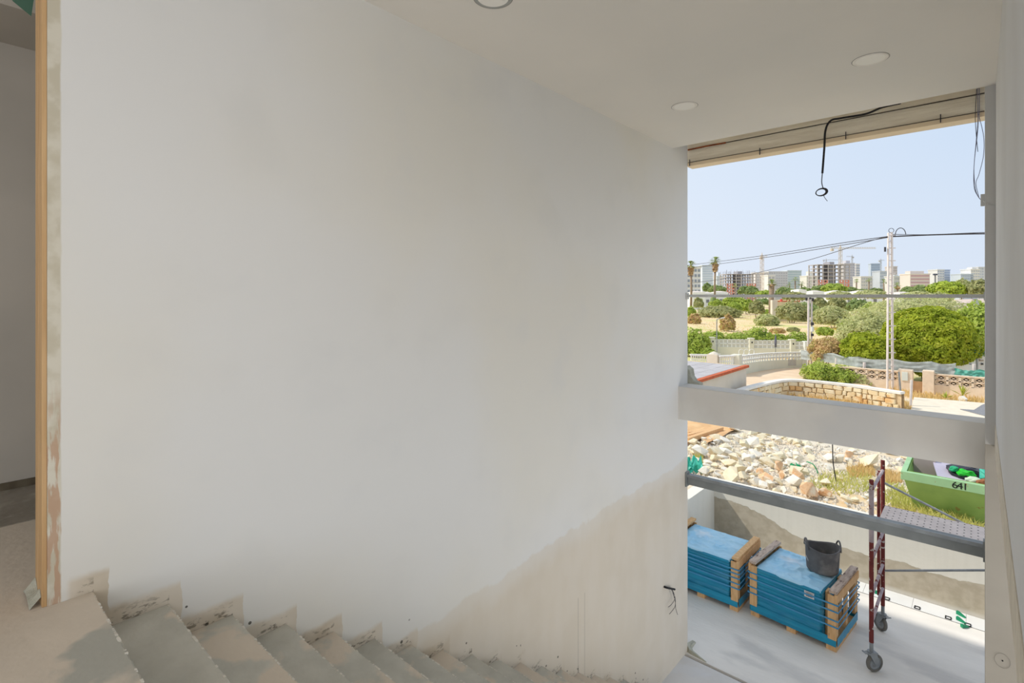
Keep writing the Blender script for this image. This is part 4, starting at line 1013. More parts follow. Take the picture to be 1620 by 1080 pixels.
# white back fence with square pierced blocks
bf = thing('white_block_fence', 'long cream fence with white square blocks and three pillars before the hedge', 'fence', at(1188,44,-.6))
def fz(t, py): return EYE-(py-HZ)/FPX*t
def ft(px): return 45-2.2*(px-1126)/150
def fpt(px, py): t = ft(px); return at(px, t, fz(t, py))
for px, top in ((1126.5,533),(1188,534.5),(1253,536.5)):
    p = fpt(px, top); mb = MB(); Mx = Matrix.Translation((p.x,p.y,0)) @ Matrix.Rotation(TH,4,'Z'); mb.box(-.19,.19,-.19,.19,-.8,p.z-.07,Mx); mb.box(-.23,.23,-.23,.23,p.z-.07,p.z,Mx); pi_ = obj('fence_pillar', mb, M['fence'], bf)
    mb = MB(); mb.box(-.04,.04,-.24,-.19,p.z-.42,p.z-.30,Mx); obj('wall_lamp', mb, M['black'], pi_)
mb = MB(); mb.bar(at(1098,ft(1098),.0-.75)+Vector((0,0,.45)), at(1280,ft(1280),-.30), .16, 1.0); mb2 = mb
A, B = at(1098,ft(1098),-.32), at(1279,ft(1279),-.32); mb = MB(); mb.bar(A, B, .16, 1.0); obj('solid_wall', mb, M['fence'], bf)
def sq(pa, pb, ya, yb, rows, px_w, name='square_block'):
    n2 = max(1, round((pb-pa)/px_w))
    for c in range(n2):
        x0 = pa+(pb-pa)*c/n2; x1 = pa+(pb-pa)*(c+1)/n2
        for r in range(rows):
            z1 = EYE-((ya+(yb-ya)*r/rows)-HZ)/FPX*ft((x0+x1)/2); z0 = EYE-((ya+(yb-ya)*(r+1)/rows)-HZ)/FPX*ft((x0+x1)/2)
            p, q = at(x0, ft(x0), 0), at(x1, ft(x1), 0); w_ = .045; mb = MB()
            for zz in (z0+w_/2, z1-w_/2): mb.bar(Vector((p.x,p.y,zz)), Vector((q.x,q.y,zz)), .12, w_)
            for e, f in ((p,.06),(p,.94)): s2 = p.lerp(q, f); mb.bar(Vector((s2.x,s2.y,z0)), Vector((s2.x,s2.y,z1)), .12, w_, up=(q-p))
            obj(name, mb, M['fwhite'], bf)
            mb = MB(); mb.bar(Vector((p.x,p.y,(z0+z1)/2)), Vector((q.x,q.y,(z0+z1)/2)), .04, (z1-z0)*.98); obj('block_infill', mb, M['infill'], bf)
M['infill'] = mat('grey_block_infill', C(212,210,200), C(204,202,192), 3)
sq(1131,1184,536.5,550,2,6.6); sq(1192,1249,538,551.5,2,7.1); sq(1257,1272,540,553,2,7.0)
sq(1103,1123,548,560,2,6.6)
mb = MB(); p = at(1276.5,ft(1276),0); mb.box(-.28,.28,-.2,.2,-.8,fz(ft(1276),539.5),Matrix.Translation(p) @ Matrix.Rotation(TH,4,'Z')); obj('end_pillar', mb, M['fwhite'], bf)
# dark wall band of the neighbour hut and white garden furniture
gf = thing('garden_bench', 'white ornamental garden bench in front of the cream fence', 'bench', at(1181,38,-.5))
mb = MB(); c = at(1181,38,0); rx = Vector((CT,ST,0))
for k in (-.38,0,.38):
    mb.tube([c+rx*(k+.19*math.cos(a))+Vector((0,0,.45+.22*math.sin(a))) for a in [i*2*PI/14 for i in range(14)]], .022, 5, closed=True)
obj('back_scrolls', mb, M['fwhite'], gf)
mb = MB(); mb.bar(c-rx*.6+Vector((0,0,.18)), c+rx*.6+Vector((0,0,.18)), .4, .06); obj('seat', mb, M['fwhite'], gf)
for k in (-.55,.55):
    mb = MB(); mb.cyl(c+rx*k+Vector((0,0,-.6)), c+rx*k+Vector((0,0,.5)), .03, n=6); obj('leg', mb, M['fwhite'], gf)
p = at(1227,41,-.5); mb = MB(); mb.lathe([(.02,0),(.02,1.0),(.07,1.0),(.09,1.5),(.02,2.0),(.0,2.05)],8,Matrix.Translation((p.x,p.y,-.5)))
tag(obj('closed_parasol', mb, mat('dark_parasol', C(120,122,140), C(100,100,120), 4), smooth=True), 'closed dark parasol standing before the cream fence', 'parasol')
# street lamp
p = at(1134,40,-.5); zt_ = EYE-(505-HZ)/FPX*40
la = thing('street_lamp', 'grey street lamp with a short arm rising before the hedge', 'street lamp', p)
mb = MB(); mb.cyl(p, (p.x,p.y,zt_), .055, .035, n=8); obj('lamp_post', mb, M['galv'], la)
q = Vector((p.x,p.y,zt_)); mb = MB(); mb.tube([q-Vector((0,0,.05)), q+rx*.08+Vector((0,0,.02)), q+rx*.3+Vector((0,0,.09))], .03, 6); obj('arm', mb, M['galv'], la)
mb = MB(); mb.bar(q+rx*.28+Vector((0,0,.08)), q+rx*.60+Vector((0,0,.13)), .14, .06); obj('lamp_head', mb, M['fwhite'], la)

# ---------------- twin poles, lattice pylon, power lines
tp = thing('twin_utility_pole', 'twin grey poles carrying a small transformer left of the dry bush', 'utility pole', at(1279,34,-.5))
for dx, top, r_ in ((0,471,.07),(5.0,474,.055)):
    p = at(1278.5+dx,34,-.6); q = ont(1279.2+dx,top,34); mb = MB(); mb.cyl(p, q, r_, n=8); obj('pole', mb, M['pylon'], tp)
mb = MB(); p = ont(1284.8,521,33.9); mb.cyl(p-Vector((0,0,.13)), p+Vector((0,0,.18)), .10, n=10); obj('meter_box', mb, M['fwhite'], tp)
mb = MB(); p = ont(1285,512,33.9); mb.cyl(p-Vector((0,0,.1)), p+Vector((0,0,.1)), .10, n=8); p = ont(1285,529,33.9); mb.cyl(p-Vector((0,0,.1)), p+Vector((0,0,.06)), .09, n=8); obj('cable_joint', mb, M['wire'], tp)
for px, py in ((1276,473),(1282,471),(1286,474)):
    p = ont(px, py, 33.9); mb = MB(); mb.lathe([(.03,-.1),(.09,-.04),(.05,0),(.09,.06),(.03,.12)],8,Matrix.Translation(p)); obj('insulator', mb, M['wire'], tp)
PT = 28.1; py_ = thing('concrete_pylon', 'tall pale ladder-like concrete utility pole with wires at its top', 'utility pole', at(1408,PT,-.45))
def pyp(px, py): return ont(px, py, PT)
for (a, b_, w_) in (((1403.6,620),(1405.4,368),.06),((1412.2,618),(1410.6,367),.075)):
    p, q = pyp(*a), pyp(*b_); mb = MB(); mb.bar(p, q, w_, .10, up=(-ST,CT,0)); obj('flange', mb, M['pylon'], py_)
y = 600.0; i = 0
while y > 372:
    f = (620-y)/252; l, r_ = 1403.6+1.8*f, 1412.2-1.6*f; p, q = pyp(l, y), pyp(r_, y); mb = MB(); mb.bar(p, q, .06, .045); obj('rung', mb, M['pylon'], py_)
    if i % 2 == 0 and y < 600: p = pyp(1412.5, y); mb = MB(); mb.bar(p, p+rx*.14, .05, .05); obj('foot_peg', mb, M['pylon'], py_)
    y -= 10.6 if y > 470 else 10.0; i += 1
mb = MB(); p = pyp(1410,366); mb.tube([p+rx*(.14*math.cos(a))+Vector((0,0,.05+.12*math.sin(a))) for a in [k*2*PI/16 for k in range(16)]], .014, 5, closed=True); obj('cable_ring', mb, M['wire'], py_)
mb = MB(); mb.tube([pyp(1416.5+0*a+8.2*(1-math.cos(a)), 371-10.5*math.sin(a)) for a in [k*PI/14 for k in range(15)]], .02, 5); obj('jumper_loop', mb, M['wire'], py_, smooth=True)
mb = MB(); p = pyp(1404,395); mb.cyl(p-Vector((.1,.05,.1)), p+Vector((-.1,-.05,.15)), .05, n=6); obj('cable_clamp', mb, M['wire'], py_)
def line(pts, r_, lab):
    mb = MB(); mb.tube(sm(pts, 10), r_, 5); tag(obj('power_line', mb, M['wire'], smooth=True), lab, 'power line')
line([pyp(1404,374),ont(1330,384.5,34),ont(1205,404.5,48),ont(1088,419.5,66),ont(1060,422,75)], .022, 'upper power line running left from the pylon top')
line([pyp(1404,375.5),ont(1330,388,34),ont(1205,408,48),ont(1088,424,66),ont(1060,427,75)], .022, 'second power line just below the upper one, running left')
line([pyp(1404,374.5),ont(1370,383,30),ont(1265,415,40),ont(1160,438.5,52),ont(1060,452,70)], .020, 'low power line sloping down left behind the palms')
line([pyp(1412,374),ont(1480,371.2,27),ont(1560,369.5,25.5),ont(1660,369,24)], .036, 'thick bundled power line running right from the pylon top')
line([pyp(1412,370.5),ont(1470,371,27),ont(1560,367.5,25.5),ont(1660,366,24)], .016, 'thin wire above the bundled power line on the right')

# ---------------- breeze block street wall
bw_ = thing('breeze_block_wall', 'pinkish breeze block wall with two rows of pierced blocks, right of pillars', 'wall', (0,35,-.4))
def bblock(x0, z0, par, w_=.49, h_=.25):
    mb = MB(); f = .05; y0, y1 = 34.92, 35.08
    mb.box(x0,x0+w_,y0,y1,z0,z0+f*.5); mb.box(x0,x0+w_,y0,y1,z0+h_-f*.5,z0+h_); mb.box(x0,x0+f,y0,y1,z0,z0+h_); mb.box(x0+w_-f,x0+w_,y0,y1,z0,z0+h_)
    for a, b_ in (((x0+f,z0),(x0+w_-f,z0+h_)),((x0+f,z0+h_),(x0+w_-f,z0))): mb.bar((a[0],35,a[1]),(b_[0],35,b_[1]),.15,.035,up=(0,1,0))
    mb.box(x0+w_/2-.05,x0+w_/2+.05,34.94,35.06,z0+h_/2-.025,z0+h_/2+.025)
    obj('breeze_block', mb, M['block'], par)
mb = MB(); mb.box(-1.75,4.2,34.9,35.1,-.75,-.06); obj('solid_course', mb, M['block'], bw_)
for i in range(11):
    for r in range(2): bblock(-1.72+i*.49, -.055+r*.25, bw_)
mb = MB(); mb.box(-1.75,4.2,34.9,35.1,.445,.50); obj('cap_course', mb, M['block'], bw_)
bw2 = thing('breeze_block_wall', 'pinkish breeze block wall with pierced blocks behind the ladder-like pole', 'wall', (-4,35,-.4))
mb = MB(); mb.box(-7.2,-3.18,34.9,35.1,-.75,-.06); obj('solid_course', mb, M['block'], bw2)
for i in range(8):
    for r in range(2): bblock(-7.15+i*.49, -.055+r*.25, bw2)
mb = MB(); mb.box(-7.2,-3.18,34.9,35.1,.445,.50); obj('cap_course', mb, M['block'], bw2)
gp = thing('gate_pillar', 'pinkish block pillar with a pale meter box left of the wall gap', 'pillar', (-3.0,34.9,-.4))
mb = MB(); mb.box(-3.25,-2.62,34.6,35.15,-.7,.62); obj('pillar_shaft', mb, M['block'], gp, bevel=.02)
mb = MB(); mb.box(-3.08,-2.82,34.55,34.6,.05,.50); obj('meter_box', mb, mat('pale_meter_box', C(216,222,214), rough=.5), gp, bevel=.01)
mb = MB(); mb.box(-2.22,-1.74,34.6,35.15,-.7,.66); tag(obj('gate_pillar', mb, M['block'], bevel=.02), 'pinkish block pillar at the right side of the wall gap', 'pillar')
mb = MB(); mb.box(-2.62,-2.22,34.95,35.1,-.7,.02); tag(obj('low_gap_wall', mb, mat('orange_rendered_sill', C(226,190,150), C(214,178,138), 4)), 'low orange sill closing the gap between the pillars', 'wall')
# verge plants
def spiky(px, py, m, n, L_, lab, cat, seed, up=.6):
    p = ong(px, py); p.z = max(p.z,-.42); t = thing('agave' if cat == 'agave' else 'spiky_plant', lab, cat, p); rn = random.Random(seed)
    for k in range(n):
        a = 2*PI*k/n+rn.uniform(-.2,.2); e = rn.uniform(up*.5, up*1.5); l = L_*rn.uniform(.8,1.1); d = Vector((math.cos(a)*math.cos(e), math.sin(a)*math.cos(e), math.sin(e))); s2 = Vector((-math.sin(a), math.cos(a), 0))
        mb = MB(); w_ = .05 if cat == 'agave' else .025
        mb.add([p-s2*w_, p+s2*w_, p+d*l*.5+s2*w_*1.1+Vector((0,0,.02)), p+d*l-Vector((0,0,.03)), p+d*l*.5-s2*w_*1.1+Vector((0,0,.02)), p+d*l*.5-Vector((0,0,.02))], [(0,1,2,5),(0,5,4),(5,2,3),(5,3,4)])
        obj('leaf', mb, m, t)
spiky(1461,617.5,M['agave'],16,.55,'blue green agave rosette before the gap in the block wall','agave',1)
spiky(1437,617,M['agave'],12,.45,'small blue green agave at the foot of the meter pillar','agave',2)
spiky(1523,628,M['yucca'],14,.62,'yellow green spiky plant on the verge under the breeze blocks','plant',3,1.0)
spiky(1496,632,M['yucca'],11,.40,'small yellow green spiky plant left on the verge','plant',4,1.0)
blades('dry_grass', scatter([(1400,612),(1445,622),(1556,632),(1556,641),(1500,636),(1446,632)], 1200, 15), M['straw'], 'sparse dry grass on the verge under the block wall', 'grass', (.08,.3), .03)
rn = random.Random(33)
for i in range(22):
    px = 1448+i*5; p = ong(px, 633.6+(px-1446)*.095+rn.uniform(-1,.6)); rock(p, rn.uniform(.12,.24), (RO if i % 3 == 0 else RM)[rn.randrange(3)], 'small %s stone edging the pavement, %s' % ('orange' if i % 3 == 0 else 'pale', 'left of the spiky plants' if px < 1495 else 'between and right of the spiky plants'), 'small stones edging the pavement '+('orange' if i % 3 == 0 else 'pale')+('left' if px < 1495 else 'right'))
p = ong(1524,636); rock(p, .55, RM[3], 'larger grey white stone lying on the verge beside the pavement')
# shade nets and their posts
def net(name, pts, top, bot, m, lab, seed):
    def fn(u, v):
        k = u*(len(pts)-1); i = min(int(k), len(pts)-2); p = Vector(pts[i]).lerp(Vector(pts[i+1]), k-i); f = k-i
        z = bot+(top-bot)*v-.10*math.sin(PI*f)*v; return (p.x+.05*noise.noise(Vector((u*9,v*3,seed))), p.y+.07*noise.noise(Vector((u*14,v*4,seed+3)))+.02*math.sin(u*40+v*6)*v, z+.03*noise.noise(Vector((u*20,v,seed))))
    mb = MB(); mb.grid(fn, 60, 8); return tag(obj(name, mb, m, smooth=True), lab, 'netting')
net('shade_net', [(-8.6,37.6,0),(-6.6,36.6,0),(-5.2,35.5,0),(-3.55,35.4,0),(-1.9,35.5,0),(-.9,35.5,0)], 1.08, .47, M['netgrey'], 'grey shade net sagging behind the block wall under the bushes', 1)
net('shade_net', [(-.95,35.45,0),(.02,35.45,0),(1.4,35.5,0)], .84, .47, M['netteal'], 'teal shade net behind the right end of the block wall', 2)
for px, a, b_, t in ((1322,585,566,31.5),(1367.5,588,573,29.6),(1412,592,576,28.8),(1469,588,572,28.0),(1541,600,576,26.9)):
    p = ont(px, a+6, t); p.z = -.6; q = ont(px+(1.5 if px == 1322 else 0), b_, t); mb = MB(); mb.cyl(p, q, .075, n=8)
    tag(obj('fence_post', mb, M['pylon']), 'short white concrete fence post holding the '+('grey net left of the round bush' if px == 1322 else 'grey net below the round bush' if px < 1400 else 'grey net just right of the ladder-like pole' if px < 1450 else 'grey net by the right pillar' if px < 1500 else 'teal net at the right'), 'post')
# hoarding behind the net
sb = thing('site_sign', 'white sign panel with blue top band and dark lettering at the right edge', 'sign', at(1560,30,.4))
def sgn(px, py, dt=0): return ont(px, py, 30+dt)
def plate(name, x0, x1, y0, y1, m, dt=0, th=.04):
    p, q = sgn(x0,y1,dt), sgn(x1,y0,dt); mb = MB(); d = Vector((q.x-p.x,q.y-p.y,0)); zz = (p.z+q.z)/2; h_ = abs(q.z-p.z); mb.bar((p.x,p.y,zz),(q.x,q.y,zz),th,h_); return obj(name, mb, m, sb)
plate('white_panel', 1505, 1545, 562, 596, M['fwhite']); plate('grey_panel', 1547, 1600, 561, 594, mat('pale_grey_panel', C(216,212,206)))
plate('blue_band', 1530, 1600, 553, 562, mat('cyan_band', C(40,160,206), C(30,150,196), 3), -.05); plate('post', 1545, 1547, 553, 606, M['galv'], -.06)
mb = MB(); mb.bar(sgn(1547,545,-.1), sgn(1551,554,-.1), .05, .10); mb.bar(sgn(1551,554.5,-.1), sgn(1575,555.5,-.1), .05, .07); obj('white_bracket', mb, M['fwhite'], sb)
def lettering(txt, px, py, size, par, m, t):
    p = ont(px, py, t); cu = bpy.data.curves.new('text', 'FONT'); cu.body = txt; cu.size = size; cu.extrude = .002; cu.offset = .004
    tmp = bpy.data.objects.new('text', cu); COL.objects.link(tmp); dg = bpy.context.evaluated_depsgraph_get(); me = bpy.data.meshes.new_from_object(tmp.evaluated_get(dg)); bpy.data.objects.remove(tmp)
    me.materials.clear(); me.materials.append(m); o = bpy.data.objects.new('lettering', me); COL.objects.link(o); o.parent = par; o.location = p-par.location; o.rotation_euler = (PI/2,0,TH)
lettering('Bou', 1549, 571, .17, sb, mat('tan_letters', C(150,130,110)), 29.93); lettering('M', 1552, 577.2, .18, sb, M['ink'], 29.93)
lettering('aci', 1534, 576.5, .115, sb, mat('grey_letters', C(110,116,130)), 29.93)
# ================================================================== PLANTS
def leaf_cloud(n, r, size, seed, lump_=.25, shell=.35, flat_bottom=True, elong=1.5):
    rs_ = np.random.RandomState(seed)
    d = rs_.normal(size=(n, 3)); d /= np.linalg.norm(d, axis=1)[:, None]
    if flat_bottom: d[:, 2] = np.where(d[:, 2] < -.45, -d[:, 2]*.6, d[:, 2])
    k = np.array([1+lump_*(noise.noise(Vector(q*2.1)+Vector((seed*1.7,0,0)))+.6*noise.noise(Vector(q*4.7)+Vector((0,seed*2.3,0)))) for q in d])
    k *= 1-shell*rs_.rand(n)**2.2
    P = d*np.array(r)*k[:, None]
    nrm = d+rs_.normal(scale=.55, size=(n, 3)); nrm[:, 2] += .25; nrm /= np.linalg.norm(nrm, axis=1)[:, None]
    t = np.cross(nrm, rs_.normal(size=(n, 3))); t /= np.linalg.norm(t, axis=1)[:, None]; b = np.cross(nrm, t)
    s = size*rs_.uniform(.6, 1.3, n)[:, None]
    V_ = np.stack([P-t*s*elong*.5, P+b*s*.5+nrm*s*.12, P+t*s*elong*.5, P-b*s*.5+nrm*s*.12], axis=1).reshape(-1, 3)
    mb = MB(); mb.v = [tuple(v) for v in V_]; mb.f = [(4*i, 4*i+1, 4*i+2, 4*i+3) for i in range(n)]
    return mb
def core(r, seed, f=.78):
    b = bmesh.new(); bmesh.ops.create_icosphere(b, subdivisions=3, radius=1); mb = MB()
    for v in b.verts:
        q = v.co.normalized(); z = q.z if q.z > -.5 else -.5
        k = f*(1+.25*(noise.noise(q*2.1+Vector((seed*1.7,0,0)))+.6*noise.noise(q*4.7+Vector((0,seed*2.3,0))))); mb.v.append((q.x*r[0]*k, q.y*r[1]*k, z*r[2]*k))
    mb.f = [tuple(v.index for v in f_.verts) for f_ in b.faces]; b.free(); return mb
def bush(label, cat, p, r, m, n, size, seed, name='bush', group=None, corem=None, stems=3, zc=None, **k):
    """p = point on the ground; r = radii; crown centre sits zc above it"""
    t = thing(name, label, cat, p, group)
    zc = r[2]*.55 if zc is None else zc
    Mx = Vector((0,0,zc))
    mb = leaf_cloud(n, r, size, seed, **k); mb.v = [(a+p.x, b_+p.y, c+p.z+zc) for a, b_, c in mb.v]; obj('foliage', mb, m, t, kind='stuff')
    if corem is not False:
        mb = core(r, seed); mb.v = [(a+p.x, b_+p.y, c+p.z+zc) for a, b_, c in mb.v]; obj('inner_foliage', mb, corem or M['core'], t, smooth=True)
    rn = random.Random(seed); mb = MB()
    for i in range(stems):
        a = rn.uniform(0,6.28); mb.tube([p+Vector((.1*r[0]*math.cos(a),.1*r[0]*math.sin(a),-.1)), p+Vector((.35*r[0]*math.cos(a),.35*r[1]*math.sin(a),zc))], [.05*r[0]**.5,.02], 5)
    obj('stem', mb, M['trunk'], t); return t
def gp_(px, t): q = at(px, t, 0); q.z = g(q.y); return q
def bpx(label, cat, px0, px1, top, bot, t, m, n, size, seed, **k):
    """bush filling px0..px1 and top..bot at forward distance t"""
    cx = (px0+px1)/2; p = gp_(cx, t); rx_ = (px1-px0)/2*t/FPX; zt = EYE-(top-HZ)/FPX*t; zb_ = max(p.z, EYE-(bot-HZ)/FPX*t) if bot else p.z
    rz = (zt-zb_)/1.5 if not k.pop('round', False) else (zt-zb_)/1.95
    return bush(label, cat, p, (rx_, rx_, rz), m, n, size, seed, zc=zt-rz-p.z, **k)
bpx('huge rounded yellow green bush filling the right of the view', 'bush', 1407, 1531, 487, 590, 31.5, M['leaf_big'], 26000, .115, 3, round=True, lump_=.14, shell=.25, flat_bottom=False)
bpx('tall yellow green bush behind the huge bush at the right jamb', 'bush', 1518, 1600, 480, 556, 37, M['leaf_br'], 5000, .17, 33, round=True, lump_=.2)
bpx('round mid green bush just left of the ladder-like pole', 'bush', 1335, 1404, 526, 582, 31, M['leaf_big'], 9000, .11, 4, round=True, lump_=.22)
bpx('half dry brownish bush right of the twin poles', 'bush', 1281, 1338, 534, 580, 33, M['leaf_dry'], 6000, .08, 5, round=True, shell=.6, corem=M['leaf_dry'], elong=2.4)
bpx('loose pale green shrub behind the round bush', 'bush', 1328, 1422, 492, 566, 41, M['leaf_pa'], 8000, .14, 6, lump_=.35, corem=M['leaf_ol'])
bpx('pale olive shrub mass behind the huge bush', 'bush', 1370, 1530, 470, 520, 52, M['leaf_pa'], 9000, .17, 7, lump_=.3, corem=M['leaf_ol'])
for i, (a, b_, tp_, bt_, t, lab) in enumerate(((1272,1322,572,606,27.6,'low bright green shrub at the left behind the coping'),(1305,1355,577,608,27.2,'low bright green shrub in the middle behind the coping'),(1340,1396,588,614,26.9,'low pale green shrub at the right behind the coping'))):
    bpx(lab, 'bush', a, b_, tp_, bt_, t+3, M['leaf_br'] if i < 2 else M['leaf_pa'], 4200, .085, 10+i, lump_=.35, shell=.5)
for i, (a, b_, tp_, bt_, t, lab) in enumerate(((1078,1122,522,566,45,'dark bright green hedge shrub at the far left of the cream fence'),(1112,1150,524,552,49,'bright green hedge shrub behind the left pillar'),(1146,1186,527,552,49.5,'bright green hedge shrub behind the first fence bay'),(1176,1224,518,552,50,'tallest yellow green hedge shrub behind the middle pillar'),(1214,1250,529,552,50,'low green hedge shrub behind the second fence bay'),(1242,1279,526,556,50,'green hedge shrub behind the right pillar'),(1112,1133,552,566,36,'small bright bush beside the street lamp foot'))):
    bpx(lab, 'bush', a, b_, tp_, bt_, t, M['leaf_br'], 4000, .13 if t > 40 else .12, 20+i, lump_=.35)
# scrub in the field: three kinds, each its own crown
scr = [(1108,1168,484,506,130,'leaf_ol','broad dark olive scrub mound below the blue tarp'),(1196,1230,497,520,92,'leaf_pa','round grey green shrub in the middle of the dry field'),(1230,1275,477,507,100,'leaf_ol','large olive shrub in front of the ruin'),(1252,1292,479,500,112,'leaf_dk','dark green shrub right of the ruin'),
 (1187,1207,476,496,125,'leaf_ol','upright dark olive shrub left of the ruin'),(1090,1108,497,512,100,'leaf_dry','brownish scrub at the far left of the field'),(1140,1162,499,522,80,'leaf_dry','bare twiggy shrub above the street lamp'),(1150,1172,479,495,140,'leaf_br','bright green shrub right of the blue tarp'),
 (1171,1192,475,492,150,'leaf_br','bright green shrub mass left of the ruin, further back'),(1290,1340,484,512,95,'leaf_pa','pale grey green scrub behind the dry bush'),(1286,1306,471,490,120,'leaf_ol','olive scrub right of the twin poles'),(1312,1336,470,489,125,'leaf_ol','dark olive scrub in the right of the field'),
 (1342,1370,474,492,120,'leaf_dk','dark green scrub left of the ladder-like pole'),(1366,1400,478,500,95,'leaf_br','light green shrub left of the ladder-like pole'),(1304,1332,497,512,85,'leaf_ol','small dark scrub on the dry field at right'),(1294,1316,518,530,62,'leaf_br','low green tuft bush behind the dry brownish bush'),
 (1330,1352,506,518,75,'leaf_br','low light green bush in the yellow grass'),(1205,1222,490,498,130,'leaf_br','small light green bush before the ruin pillar'),(1122,1142,474,488,160,'leaf_br','bright green bush right of the tall palm foot'),(1142,1178,470,486,175,'leaf_br','broad bright green bush behind the blue tarp'),
 (1098,1112,472,486,165,'leaf_pa','pale bush left of the tall palm foot'),(1088,1100,486,500,120,'leaf_br','light green bush at the left edge of the field'),(1246,1262,518,524,70,'leaf_ol','tiny dark tuft in the dry field'),(1220,1240,520,526,66,'leaf_dry','tiny brown tuft in the dry field')]
for i, (a, b_, tp_, bt_, t, m, lab) in enumerate(scr):
    bpx(lab, 'bush', a, b_, tp_, bt_, t, M[m], 2600, .0032*t if t > 60 else .13, 40+i, name='scrub_bush', lump_=.3, corem=M['leaf_ol'] if m != 'leaf_dry' else M['leaf_dry'], shell=.45)
# dry tufts over the field
sp_ = []
rn = random.Random(17)
for _ in range(9000):
    Y = 46*math.exp(rn.random()*1.25); X = rn.uniform(-.45*Y-2, .03*Y+2); sp_.append((X, Y, g(Y)-.05))
blades('dry_grass', sp_, M['straw'], 'dry straw coloured grass all over the field beyond the street', 'grass', (.10,.30), .05, .8, 3)
sp_ = []
for _ in range(2500):
    px = rn.uniform(1288,1350); py = rn.uniform(503,522); p = ong(px, py); sp_.append((p.x, p.y, p.z-.05))
blades('dry_grass', sp_, mat('yellow_meadow_grass', C(212,194,92), C(196,180,80), 1, .9, trans=.2), 'yellow meadow grass behind the brownish bush', 'grass', (.12,.4), .05, .8, 3)

# palms
def palm(label, px, base_t, crown_py, cw, skirt, trunk_w, seed, n=34, bare=True):
    p = gp_(px, base_t); zt = EYE-(crown_py-HZ)/FPX*base_t; R = cw/2*base_t/FPX; tw = trunk_w/2*base_t/FPX
    t = thing('palm_tree', label, 'palm tree', p); rn = random.Random(seed)
    mb = MB(); mb.tube([p-Vector((0,0,.3)), p*.5+Vector((p.x*.5+rn.uniform(-.2,.2),p.y*.5,zt*.5)), Vector((p.x,p.y,zt))], [tw*1.15,tw*.9,tw*.85], 10); obj('trunk', mb, M['trunk'], t, smooth=True)
    mb = MB()
    for k in range(n):
        a = rn.uniform(0,6.28); e = rn.uniform(-.25,1.4); l = R*rn.uniform(1.0,1.35); h = Vector((math.cos(a), math.sin(a), 0)); s2 = Vector((-math.sin(a), math.cos(a), 0))
        tip = Vector((p.x,p.y,zt))+h*l*math.cos(e)+Vector((0,0,l*math.sin(e))); mid = Vector((p.x,p.y,zt))+h*l*.55*math.cos(e)+Vector((0,0,l*.62*math.sin(e)+.06*l))
        c0 = Vector((p.x,p.y,zt))
        for j in range(-3, 4):      # fan of leaflets
            d = s2*j*.14*l; w_ = s2*.085*l
            mb.add([mid-w_, mid+w_, tip+d*1.4-Vector((0,0,abs(j)*.05*l+.08*l))], [(0,1,2)])
        mb.add([c0-s2*.02*l, c0+s2*.02*l, mid+s2*.04*l, mid-s2*.04*l], [(0,1,2,3)])
    obj('fronds', mb, M['frond'], t, kind='stuff')
    if skirt:
        mb = MB(); zs_ = zt-skirt*base_t/FPX
        for k in range(170):
            a = rn.uniform(0,6.28); f = rn.random(); z = zs_+(zt-zs_)*f; r_ = R*(.42+.28*f)*rn.uniform(.7,1.1); h = Vector((math.cos(a), math.sin(a),0)); s2 = Vector((-math.sin(a), math.cos(a),0)); c0 = Vector((p.x,p.y,z+.25*R))
            mb.add([c0-s2*.12*R, c0+s2*.12*R, c0+h*r_+s2*.10*R-Vector((0,0,.5*R)), c0+h*r_-s2*.10*R-Vector((0,0,.55*R))], [(0,1,2,3)])
        obj('dry_skirt', mb, M['palmskirt'], t, kind='stuff')
    return t
palm('tall fan palm with dry skirt, second from the left jamb', 1131.5, 165, 415, 18, 13, 3.4, 1)
palm('tall fan palm with dry skirt right beside the left jamb', 1093, 165, 421, 18, 13, 3.6, 2)
palm('stout short palm with a brown skirt in front of the brick shells', 1221, 120, 449, 14, 12, 8.5, 3)
for i, (px, t, cy, cw, lab) in enumerate(((1258,230,444,11,'small feather palm above the left tree row'),(1268,230,450,11,'small palm right of the feather palm'),(1249,235,452,10,'small palm left of the feather palm'),(1355,240,446,10,'small palm left of the grey blue tower'),(1375,240,444,9,'small palm below the slim glass tower'),(1398,235,447,11,'small palm just left of the ladder-like pole'),(1420,220,453,13,'bushy palm just right of the ladder-like pole'),(1442,225,462,10,'low palm with brown trunk right of the bushy palm'),(1522,150,452,13,'palm with orange trunk right of the lime pine'),(1163,220,453,10,'palm in front of the left brick shell'))):
    palm(lab, px, t, cy, cw, 3 if i in (6,7,8) else 0, 2.4, 10+i, 20)
